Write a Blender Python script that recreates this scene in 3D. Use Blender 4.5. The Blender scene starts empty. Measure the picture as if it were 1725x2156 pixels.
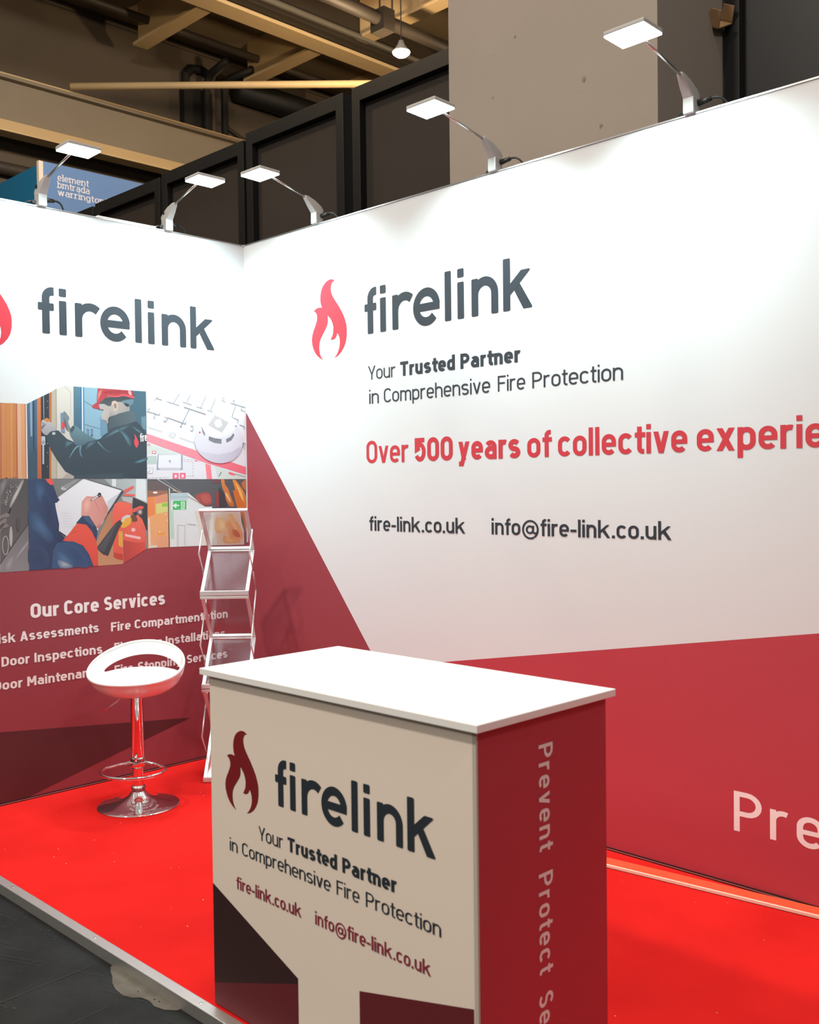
import bpy, bmesh, math, random
from mathutils import Vector, Matrix
from mathutils.geometry import tessellate_polygon
PI = math.pi
C = bpy.context.scene.collection
SC = bpy.context.scene
random.seed(7)

# ------------------------------------------------------------------ camera, world, exposure
cam_d = bpy.data.cameras.new('camera'); cam = bpy.data.objects.new('camera', cam_d); C.objects.link(cam)
YAW, PITCH, ROLL = 2.353794, -0.025432, -0.012040
cy, sy, cp, sp = math.cos(YAW), math.sin(YAW), math.cos(PITCH), math.sin(PITCH)
fw = Vector((cy*cp, sy*cp, sp)); rt = Vector((sy, -cy, 0)); up = rt.cross(fw)
r2 = math.cos(ROLL)*rt + math.sin(ROLL)*up; u2 = -math.sin(ROLL)*rt + math.cos(ROLL)*up
m = Matrix((r2, u2, -fw)).transposed().to_4x4(); m.translation = Vector((4.801, -3.507, 1.5))
cam.matrix_world = m
cam_d.sensor_fit = 'HORIZONTAL'; cam_d.sensor_width = 24.0; cam_d.lens = 24.0*2153.8/1725.0
cam_d.clip_start = 0.05; cam_d.clip_end = 100
cam_d.dof.use_dof = True; cam_d.dof.focus_distance = 5.2; cam_d.dof.aperture_fstop = 5.0
SC.camera = cam
SC.view_settings.view_transform = 'Standard'
try: SC.view_settings.look = 'None'
except Exception: pass
SC.view_settings.exposure = 0.0; SC.view_settings.gamma = 1.0; SC.view_settings.use_curve_mapping = False
W = bpy.data.worlds.new('hall_air'); SC.world = W; W.use_nodes = True
bg = W.node_tree.nodes['Background']; bg.inputs[0].default_value = (1.0, 0.94, 0.88, 1); bg.inputs[1].default_value = 0.54
wt = W.node_tree; wc_ = wt.nodes.new('ShaderNodeTexCoord'); wsx = wt.nodes.new('ShaderNodeSeparateXYZ'); wr_ = wt.nodes.new('ShaderNodeValToRGB')   # unseen surroundings as a gradient: dim at eye level, added fill from above
wt.links.new(wc_.outputs['Generated'], wsx.inputs[0]); wt.links.new(wsx.outputs[2], wr_.inputs[0])
wr_.color_ramp.elements[0].position = .10; wr_.color_ramp.elements[0].color = (.07, .062, .055, 1)
wr_.color_ramp.elements[1].position = .48; wr_.color_ramp.elements[1].color = (1.0, .93, .86, 1)
wt.links.new(wr_.outputs[0], bg.inputs[0])

def area_light(name, loc, target, size, power, col, parent=None, size_y=None, spread=None):
    d = bpy.data.lights.new(name, 'AREA'); d.energy = power; d.color = col; d.size = size
    if size_y: d.shape = 'RECTANGLE'; d.size_y = size_y
    else: d.shape = 'DISK'
    if spread: d.spread = spread
    o = bpy.data.objects.new(name, d); C.objects.link(o)
    o.location = loc; o.rotation_euler = (Vector(target)-Vector(loc)).to_track_quat('-Z', 'Y').to_euler()
    if parent: o.parent = parent
    return o
WARM = (1.0, 0.90, 0.79)
# unseen hall lights: high-bay lamps over the aisles and added fills
area_light('unseen_hall_light', (1.5, -6.2, 7.6), (2.4, -2.5, 0), 0.6, 390, WARM)
area_light('unseen_hall_light', (3.0, -2.0, 8.0), (3.0, -1.0, 0), 0.7, 90, WARM)
area_light('unseen_hall_light', (9.5, -3.0, 7.6), (3.0, 0, 1.5), 0.7, 120, WARM)
area_light('unseen_hall_light', (3.2, -7.5, 4.5), (2.6, -1.8, .6), 0.7, 90, WARM)  # added low frontal fill for the counter front and lower right wall
area_light('unseen_hall_light', (-1.5, 0.5, 7.4), (-6.0, 2.2, 4.6), 0.7, 260, WARM)  # added to brighten the blue stand at the back
def point_light(name, loc, power, col, r=.1):
    d = bpy.data.lights.new(name, 'POINT'); d.energy = power; d.color = col; d.shadow_soft_size = r
    o = bpy.data.objects.new(name, d); C.objects.link(o); o.location = loc; return o
for q in ((-4.5, 5.79, 6.9), (-4.5, 12.0, 6.9), (-3.0, -1.5, 6.9)): point_light('pendant_and_fill_light', q, 260, (1.0, .72, .42))  # first is the pendant lamp; other two added unseen to lift the ceiling

# ------------------------------------------------------------------ helpers
def lin(h):
    v = [c/255 for c in h]
    return tuple(c/12.92 if c <= .04045 else ((c+.055)/1.055)**2.4 for c in v)
MATS = {}
def mat(name, col=(.5, .5, .5), rough=.5, metal=0, spec=.5, noise=None, bump=None, emit=None, coat=0, scale=None):
    """procedural principled material; noise = (scale, amount, second colour), bump = (scale, strength)"""
    if name in MATS: return MATS[name]
    m = bpy.data.materials.new(name); m.use_nodes = True; MATS[name] = m
    nt = m.node_tree; b = nt.nodes['Principled BSDF']
    b.inputs['Base Color'].default_value = (*col, 1); b.inputs['Roughness'].default_value = rough
    b.inputs['Metallic'].default_value = metal; b.inputs['Specular IOR Level'].default_value = spec
    if coat: b.inputs['Coat Weight'].default_value = coat; b.inputs['Coat Roughness'].default_value = .08
    if noise or bump: tc = nt.nodes.new('ShaderNodeTexCoord')
    if noise:
        n = nt.nodes.new('ShaderNodeTexNoise'); n.inputs['Scale'].default_value = noise[0]; n.inputs['Detail'].default_value = 6
        mp = nt.nodes.new('ShaderNodeMapping'); nt.links.new(tc.outputs['Object'], mp.inputs[0]); nt.links.new(mp.outputs[0], n.inputs[0])
        if scale: mp.inputs['Scale'].default_value = scale
        cr = nt.nodes.new('ShaderNodeValToRGB'); cr.color_ramp.elements[0].position = .35; cr.color_ramp.elements[1].position = .68
        cr.color_ramp.elements[0].color = (*noise[2], 1); cr.color_ramp.elements[1].color = (*col, 1)
        nt.links.new(n.outputs[0], cr.inputs[0])
        mx = nt.nodes.new('ShaderNodeMixRGB'); mx.inputs[0].default_value = noise[1]
        mx.inputs[1].default_value = (*col, 1); nt.links.new(cr.outputs[0], mx.inputs[2]); nt.links.new(mx.outputs[0], b.inputs['Base Color'])
    if bump:
        n2 = nt.nodes.new('ShaderNodeTexNoise'); n2.inputs['Scale'].default_value = bump[0]; n2.inputs['Detail'].default_value = 4
        nt.links.new(tc.outputs['Object'], n2.inputs[0])
        bp = nt.nodes.new('ShaderNodeBump'); bp.inputs['Strength'].default_value = bump[1]; bp.inputs['Distance'].default_value = .004
        nt.links.new(n2.outputs[0], bp.inputs['Height']); nt.links.new(bp.outputs[0], b.inputs['Normal'])
    if emit:
        b.inputs['Emission Color'].default_value = (*emit[0], 1); b.inputs['Emission Strength'].default_value = emit[1]
    return m

def obj(name, bm, m, parent=None, smooth=False, bevel=None):
    me = bpy.data.meshes.new(name)
    bmesh.ops.recalc_face_normals(bm, faces=bm.faces[:])
    bm.to_mesh(me); bm.free()
    for x in (m if isinstance(m, (list, tuple)) else [m]): me.materials.append(x)
    if smooth:
        for p in me.polygons: p.use_smooth = True
    o = bpy.data.objects.new(name, me); C.objects.link(o)
    if parent: o.parent = parent
    if bevel:
        md = o.modifiers.new('bevel', 'BEVEL'); md.width = bevel; md.segments = 2; md.limit_method = 'ANGLE'
    return o
def tag(o, label, cat, group=None, kind=None):
    o['label'] = label; o['category'] = cat
    if group: o['group'] = group
    if kind: o['kind'] = kind
    return o
def thing(name, label, cat, loc=(0, 0, 0), group=None):
    o = bpy.data.objects.new(name, None); C.objects.link(o); o.location = loc; o.empty_display_size = .1
    return tag(o, label, cat, group)
def struct(o, label=None):
    o['kind'] = 'structure'
    if label: o['label'] = label; 
    return o
def box(bm, x0, y0, z0, x1, y1, z1, mi=0, mtx=None):
    vs = [bm.verts.new((x, y, z)) for z in (z0, z1) for y in (y0, y1) for x in (x0, x1)]
    for f in ((0,2,3,1),(4,5,7,6),(0,1,5,4),(2,6,7,3),(0,4,6,2),(1,3,7,5)):
        bm.faces.new([vs[i] for i in f]).material_index = mi
    if mtx: bmesh.ops.transform(bm, matrix=mtx, verts=vs)
    return vs
def bxo(name, a, m, parent=None, bevel=None, mtx=None):
    bm = bmesh.new(); box(bm, *a, mtx=mtx); return obj(name, bm, m, parent, bevel=bevel)
def tube(bm, pts, r, n=12, closed=False, cap=True, mi=0):
    P = [Vector(p) for p in pts]; N = len(P); rings = []
    up0 = None
    for i, p in enumerate(P):
        a = P[i-1] if (closed or i) else p; b = P[(i+1) % N] if (closed or i < N-1) else p
        t = (b-a).normalized()
        if up0 is None:
            up0 = Vector((0, 0, 1)) if abs(t.z) < .9 else Vector((1, 0, 0))
        s = t.cross(up0).normalized(); u = s.cross(t).normalized(); up0 = u
        rr = r[i] if isinstance(r, (list, tuple)) else r
        rings.append([bm.verts.new(p + rr*(math.cos(2*PI*k/n)*s + math.sin(2*PI*k/n)*u)) for k in range(n)])
    for i in range(N if closed else N-1):
        A, B = rings[i], rings[(i+1) % N]
        for k in range(n): bm.faces.new((A[k], A[(k+1) % n], B[(k+1) % n], B[k])).material_index = mi
    if cap and not closed:
        bm.faces.new(rings[0][::-1]).material_index = mi; bm.faces.new(rings[-1]).material_index = mi
def tubo(name, pts, r, m, parent=None, n=12, closed=False):
    bm = bmesh.new(); tube(bm, pts, r, n, closed); return obj(name, bm, m, parent, smooth=n > 6)
def lathe(bm, prof, n=48, c=(0, 0)):
    rings = []
    for r, z in prof:
        if r < 1e-6: rings.append([bm.verts.new((c[0], c[1], z))])
        else: rings.append([bm.verts.new((c[0]+r*math.cos(2*PI*k/n), c[1]+r*math.sin(2*PI*k/n), z)) for k in range(n)])
    for A, B in zip(rings, rings[1:]):
        for k in range(n):
            k2 = (k+1) % n
            if len(A) == 1: bm.faces.new((A[0], B[k], B[k2]))
            elif len(B) == 1: bm.faces.new((A[k], A[k2], B[0]))
            else: bm.faces.new((A[k], A[k2], B[k2], B[k]))
def bez(p0, p1, p2, p3, n=14):
    p0, p1, p2, p3 = map(Vector, (p0, p1, p2, p3)); out = []
    for i in range(n+1):
        t = i/n; out.append((1-t)**3*p0+3*(1-t)**2*t*p1+3*(1-t)*t*t*p2+t**3*p3)
    return out

# ---- flat print on a plane: frame = (origin, reading direction, up direction, outward normal)
def put(bm, fr, poly, lift=0, mi=0):
    O, U, V, Nn = fr
    vs = [bm.verts.new(O+u*U+v*V+lift*Nn) for u, v in poly]
    if isinstance(poly, Ring):
        n = len(vs); out = []
        for k in range(0, n-(2 if isinstance(poly, Band) else 0), 2):
            f = bm.faces.new((vs[k], vs[(k+2) % n], vs[(k+3) % n], vs[k+1])); f.material_index = mi; out.append(f)
        return out
    if len(vs) <= 4:
        f = bm.faces.new(vs); f.material_index = mi; return [f]
    out = []
    for t in tessellate_polygon([[Vector((u, v, 0)) for u, v in poly]]):
        try:
            f = bm.faces.new([vs[i] for i in t]); f.material_index = mi; out.append(f)
        except ValueError: pass
    return out
V3 = Vector
FR_R = (V3((0, -.0010, 0)), V3((1, 0, 0)), V3((0, 0, 1)), V3((0, -1, 0)))      # right graphic wall
FR_L = (V3((.0010, 0, 0)), V3((0, 1, 0)), V3((0, 0, 1)), V3((1, 0, 0)))        # left graphic wall

LIFT = .00003   # keeps overlapping strokes apart
# ---- a condensed engineering-style stroke alphabet, cap height 1
ASC, XH, DES = 1.02, .745, -.25
def arc(cx, cy_, rx, ry, a0, a1, n=10):
    return [(cx+rx*math.cos(math.radians(a0+(a1-a0)*i/n)), cy_+ry*math.sin(math.radians(a0+(a1-a0)*i/n))) for i in range(n+1)]
class Ring(list): pass          # outer and inner points of a closed band, alternating
class Band(Ring): pass          # the same, open
def move(p, f): return type(p)(f(x, y) for x, y in p)
def strip(pts, w, closed=False):
    """constant-width band along a polyline, mitred joints"""
    P = [Vector((p[0], p[1])) for p in pts]
    Q = [P[0]]
    for p in P[1:]:
        if (p-Q[-1]).length > 1e-5: Q.append(p)
    if closed and (Q[0]-Q[-1]).length < 1e-5: Q.pop()
    P = Q; N = len(P); L, R = [], []
    for i, p in enumerate(P):
        d1 = (p-P[i-1]).normalized() if (closed or i) else None
        d2 = (P[(i+1) % N]-p).normalized() if (closed or i < N-1) else None
        if d1 is None: d1 = d2
        if d2 is None: d2 = d1
        n1 = Vector((-d1.y, d1.x)); n2 = Vector((-d2.y, d2.x)); nn = n1+n2
        nn = nn.normalized() if nn.length > 1e-4 else n1
        k = (w/2)/max(.45, nn.dot(n1))
        L.append(p+nn*k); R.append(p-nn*k)
    if closed: return [Ring([tuple(q) for k in range(N) for q in (L[k], R[k])])]
    return [Band([tuple(q) for k in range(N) for q in (L[k], R[k])])]
def para(xb, yb, xt, yt, wx): return [[(xb-wx/2, yb), (xb+wx/2, yb), (xt+wx/2, yt), (xt-wx/2, yt)]]
def glyph(c, w, slab=False):
    h = w/2; X = XH; t = X-h; b = h; T = 1-h
    def stem(x, y0, y1): 
        out = [[(x-h, y0), (x+h, y0), (x+h, y1), (x-h, y1)]]
        if slab:
            s = w*1.5
            if y0 == 0: out.append([(x-s, 0), (x+s, 0), (x+s, w*.9), (x-s, w*.9)])
            if y1 > .5: out.append([(x-s, y1-w*.9), (x, y1-w*.9), (x, y1), (x-s, y1)])
        return out
    def bar(x0, x1, y): return [[(x0, y-h), (x1, y-h), (x1, y+h), (x0, y+h)]]
    Wl = .50+.25*w
    l, r = h, Wl-h; R = (r-l)/2; cx = (l+r)/2
    stad = arc(cx, t-R, R, R, 0, 180)+arc(cx, b+R, R, R, 180, 360)
    if c == ' ': return [], .26
    if c == 'o': return strip(stad, w, True), Wl
    if c == 'n': return stem(l, 0, X)+strip(arc(cx, t-R, R, R, 180, 0)+[(r, 0)], w), Wl
    if c == 'h': return stem(l, 0, ASC)+strip(arc(cx, t-R, R, R, 180, 0)+[(r, 0)], w), Wl
    if c == 'm':
        Rm = R*.86; r1 = l+2*Rm; r3 = r1+2*Rm
        return stem(l, 0, X)+strip(arc(l+Rm, t-Rm, Rm, Rm, 180, 0)+[(r1, 0)], w)+strip(arc(r1+Rm, t-Rm, Rm, Rm, 180, 0)+[(r3, 0)], w), r3+h
    if c == 'u': return strip([(l, X), (l, b+R)]+arc(cx, b+R, R, R, 180, 360), w)+stem(r, 0, X), Wl
    if c == 'r': return stem(l, 0, X)+strip(arc(l+R, t-R, R, R, 180, 66), w), l+R*1.5
    if c in 'il':
        if c == 'l': return stem(l, 0, ASC), w
        return stem(l, 0, X)+[[(0, ASC-max(w, .1)*1.05), (w, ASC-max(w, .1)*1.05), (w, ASC), (0, ASC)]], w
    if c == 'e': return strip([(r, X*.49-h*.9), (r, t-R)]+arc(cx, t-R, R, R, 0, 180)+arc(cx, b+R, R, R, 180, 322), w)+strip([(l, X*.49), (r, X*.49)], w*.9), Wl
    if c == 'c': return strip(arc(cx, t-R, R, R, 32, 180)+arc(cx, b+R, R, R, 180, 328), w), Wl-.02
    if c == 'a':
        y = X*.57; rb = (y-b)/2
        return strip(arc(cx, t-R*.9, R, R*.9, 150, 0)+[(r, 0)], w)+strip([(r, y-h*.0), (l+rb, y)]+arc(l+rb, b+rb, rb, rb, 90, 270)+[(r, b)], w), Wl
    if c in 'sS':
        top = t if c == 's' else T; Rs = R*.94 if c == 's' else R*1.06; ry = (top-b)/4; c0 = h+Rs
        return strip(arc(c0, top-ry, Rs, ry, 28, 270)+arc(c0, b+ry, Rs, ry, 90, -152), w), 2*Rs+w
    if c == 't':
        x = .085+h; Rt = .11
        return strip([(x, .95), (x, b+Rt)]+arc(x+Rt, b+Rt, Rt, Rt, 180, 270)+[(x+Rt+.06, b)], w)+bar(0, x+h+.13, t), x+Rt+.05
    if c == 'f':
        x = .085+h; Rt = .12
        return strip([(x, 0), (x, ASC-h-Rt)]+arc(x+Rt, ASC-h-Rt, Rt, Rt, 180, 90)+[(x+Rt+.05, ASC-h)], w)+bar(0, x+h+.13, t), x+Rt+.05
    if c in 'pb': return stem(l, DES if c == 'p' else 0, X if c == 'p' else ASC)+strip(stad, w, True), Wl
    if c in 'dq': return stem(r, 0 if c == 'd' else DES, ASC if c == 'd' else X)+strip(stad, w, True), Wl
    if c == 'g':
        return strip(stad, w, True)+strip([(r, X), (r, DES+h+R*.8)]+arc(cx, DES+h+R*.8, R, R*.8, 0, -150), w), Wl
    if c == 'v': return para(.25+.1*w, 0, h*1.05, X, w*1.05)+para(.25+.1*w, 0, .5+.2*w-h*1.05, X, w*1.05), .5+.2*w
    if c == 'y': return para(.25+.1*w, 0, h*1.05, X, w*1.05)+para(.12+.1*w, DES, .5+.2*w-h*1.05, X, w*1.05)+bar(.02, .14+.1*w, DES+h), .5+.2*w
    if c == 'w':
        a = [h, .2+h*.6, .38+h*.2, .56-h*.2, .76-h]
        return para(a[1], 0, a[0], X, w)+para(a[1], 0, a[2], X, w)+para(a[3], 0, a[2], X, w)+para(a[3], 0, .76-h, X, w), .76
    if c == 'x': return para(h*1.1, 0, .52+.2*w-h*1.1, X, w*1.15)+para(.52+.2*w-h*1.1, 0, h*1.1, X, w*1.15), .52+.2*w
    if c == 'k':
        return stem(l, 0, ASC)+[[(w*.9, .26), (w*.9, .26+w*1.25), (.47-w*.1, X), (.47+w*1.0, X)]]+[[(.2, .40), (.2+w*.95, .40+w*.85), (.50+w, 0), (.50-w*.15, 0)]], .5+w
    if c == 'z': return bar(0, .45, t)+bar(0, .45, b)+para(h, 0, .45-h, X, w*1.2), .45
    if c == '-': return bar(0, .34, .36), .34
    if c == '.': return [[(0, 0), (w*1.1, 0), (w*1.1, w*1.1), (0, w*1.1)]], w*1.1
    if c == '@':
        k = w*.8; a0 = .52
        return strip(arc(a0, .36, .5-k/2, .53, -58, 300, 30), k)+strip(arc(a0-.03, .36, .19, .21, 0, 360, 18), k, True)+strip([(a0+.18, .60), (a0+.16, .27)]+arc(a0+.29, .27, .13, .13, 180, 350, 8), k), 1.04
    # capitals and figures
    Wc = .56+.25*w; l, r = h, Wc-h; R = (r-l)/2; cx = (l+r)/2
    st = arc(cx, T-R, R, R, 0, 180)+arc(cx, b+R, R, R, 180, 360)
    if c in 'O0': return strip(st, w, True), Wc
    if c == 'C': return strip(arc(cx, T-R, R, R, 25, 180)+arc(cx, b+R, R, R, 180, 335), w), Wc-.02
    if c == 'Y': return stem(Wc/2, 0, .45)+[[(Wc/2-h, .38), (Wc/2+h, .38), (Wc+.02, 1), (Wc+.02-w*1.1, 1)], [(Wc/2-h, .38), (Wc/2+h, .38), (-.02+w*1.1, 1), (-.02, 1)]], Wc
    if c == 'T': return stem(Wc/2, 0, 1)+bar(0, Wc, T), Wc
    if c == 'F': return stem(l, 0, 1)+bar(0, Wc-.07, T)+bar(0, Wc-.12, .53), Wc-.07
    if c == 'I': return stem(l, 0, 1), w
    if c in 'PR':
        rb = (T-.45)/2
        o = stem(l, 0, 1)+strip([(l, T), (r-rb, T)]+arc(r-rb, T-rb, rb, rb, 90, -90)+[(l, T-2*rb)], w)
        if c == 'R': o += para(r-h*.3, 0, cx, .47, w*1.1)
        return o, Wc
    if c == 'D': 
        rb = R*1.25
        return stem(l, 0, 1)+strip([(l, T), (r-rb, T)]+arc(r-rb, T-rb, rb, rb, 90, 0)+arc(r-rb, b+rb, rb, rb, 0, -90)+[(l, b)], w), Wc
    if c == 'A': 
        W2 = Wc+.06; return para(h*1.05, 0, W2/2, 1, w*1.05)+para(W2-h*1.05, 0, W2/2, 1, w*1.05)+bar(W2*.2, W2*.8, .27), W2
    if c == 'M': 
        W2 = Wc+.14; return stem(l, 0, 1)+stem(W2-h, 0, 1)+para(W2/2, .3, w*.6, 1, w*1.05)+para(W2/2, .3, W2-w*.6, 1, w*1.05), W2
    if c == '5':
        rb = .31
        return bar(.05, Wc-.06, T)+strip([(l+.03, 1), (l+.03, .5), (cx-.02, .58)], w*.95)+strip(arc(cx, b+rb, R, rb, 118, -150, 18), w), Wc
    raise KeyError(c)
def text_polys(s, w, slab=False, gap=.085):
    x = 0; out = []
    for ch in s:
        ps, wd = glyph(ch, w, slab)
        out += [move(p, lambda px, py: (px+x, py)) for p in ps]
        x += wd+(gap if ch != ' ' else 0)
    return out, x-gap
def line(bm, fr, s, u0, u1, v0, cap, w, mi=0, slab=False, gap=.085, lift=0):
    ps, L = text_polys(s, w, slab, gap); k = (u1-u0)/L
    for i, p in enumerate(ps): put(bm, fr, move(p, lambda x, y: (u0+x*k, v0+y*cap)), lift+(i % 24)*LIFT, mi)

def words(bm, fr, lst, v0, cap, w, mi=0):
    for s, u0, u1 in lst: line(bm, fr, s, u0, u1, v0, cap, w, mi)

# colours and outlines of the printed photographs, tenths of a millimetre on the wall
FLAME = [-2236,3057,-2387,3122,-2502,3154,-2655,3157,-2811,3122,-2987,3043,-3165,2918,-3286,2759,-3369,2555,-3404,2358,-3405,2155,-3374,1974,-3299,1787,-3503,1818,-3661,1809,-3821,1766,-3962,1677,-3824,1613,-3739,1513,-3683,1379,-3694,1202,-3766,1033,-3873,841,-4005,640,-4098,433,-4143,207,-4124,-26,-4046,-264,-3919,-482,-3736,-679,-3502,-842,-3230,-957,-3383,-802,-3486,-627,-3544,-418,-3547,-188,-3503,10,-3401,202,-3240,387,-3059,594,-2908,778,-2834,971,-2826,1146,-2849,1325,-2697,1206,-2547,1037,-2447,849,-2394,643,-2415,395,-2487,227,-2626,42,-2453,18,-2280,67,-2163,179,-2096,321,-1992,209,-1920,39,-1902,-186,-1937,-407,-2028,-597,-2145,-760,-2339,-928,-2052,-831,-1802,-669,-1591,-443,-1444,-186,-1371,103,-1357,397,-1381,672,-1469,930,-1595,1193,-1777,1464,-1979,1738,-2201,1992,-2387,2217,-2509,2434,-2559,2642,-2540,2814,-2468,2954,-2370,3019]
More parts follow.
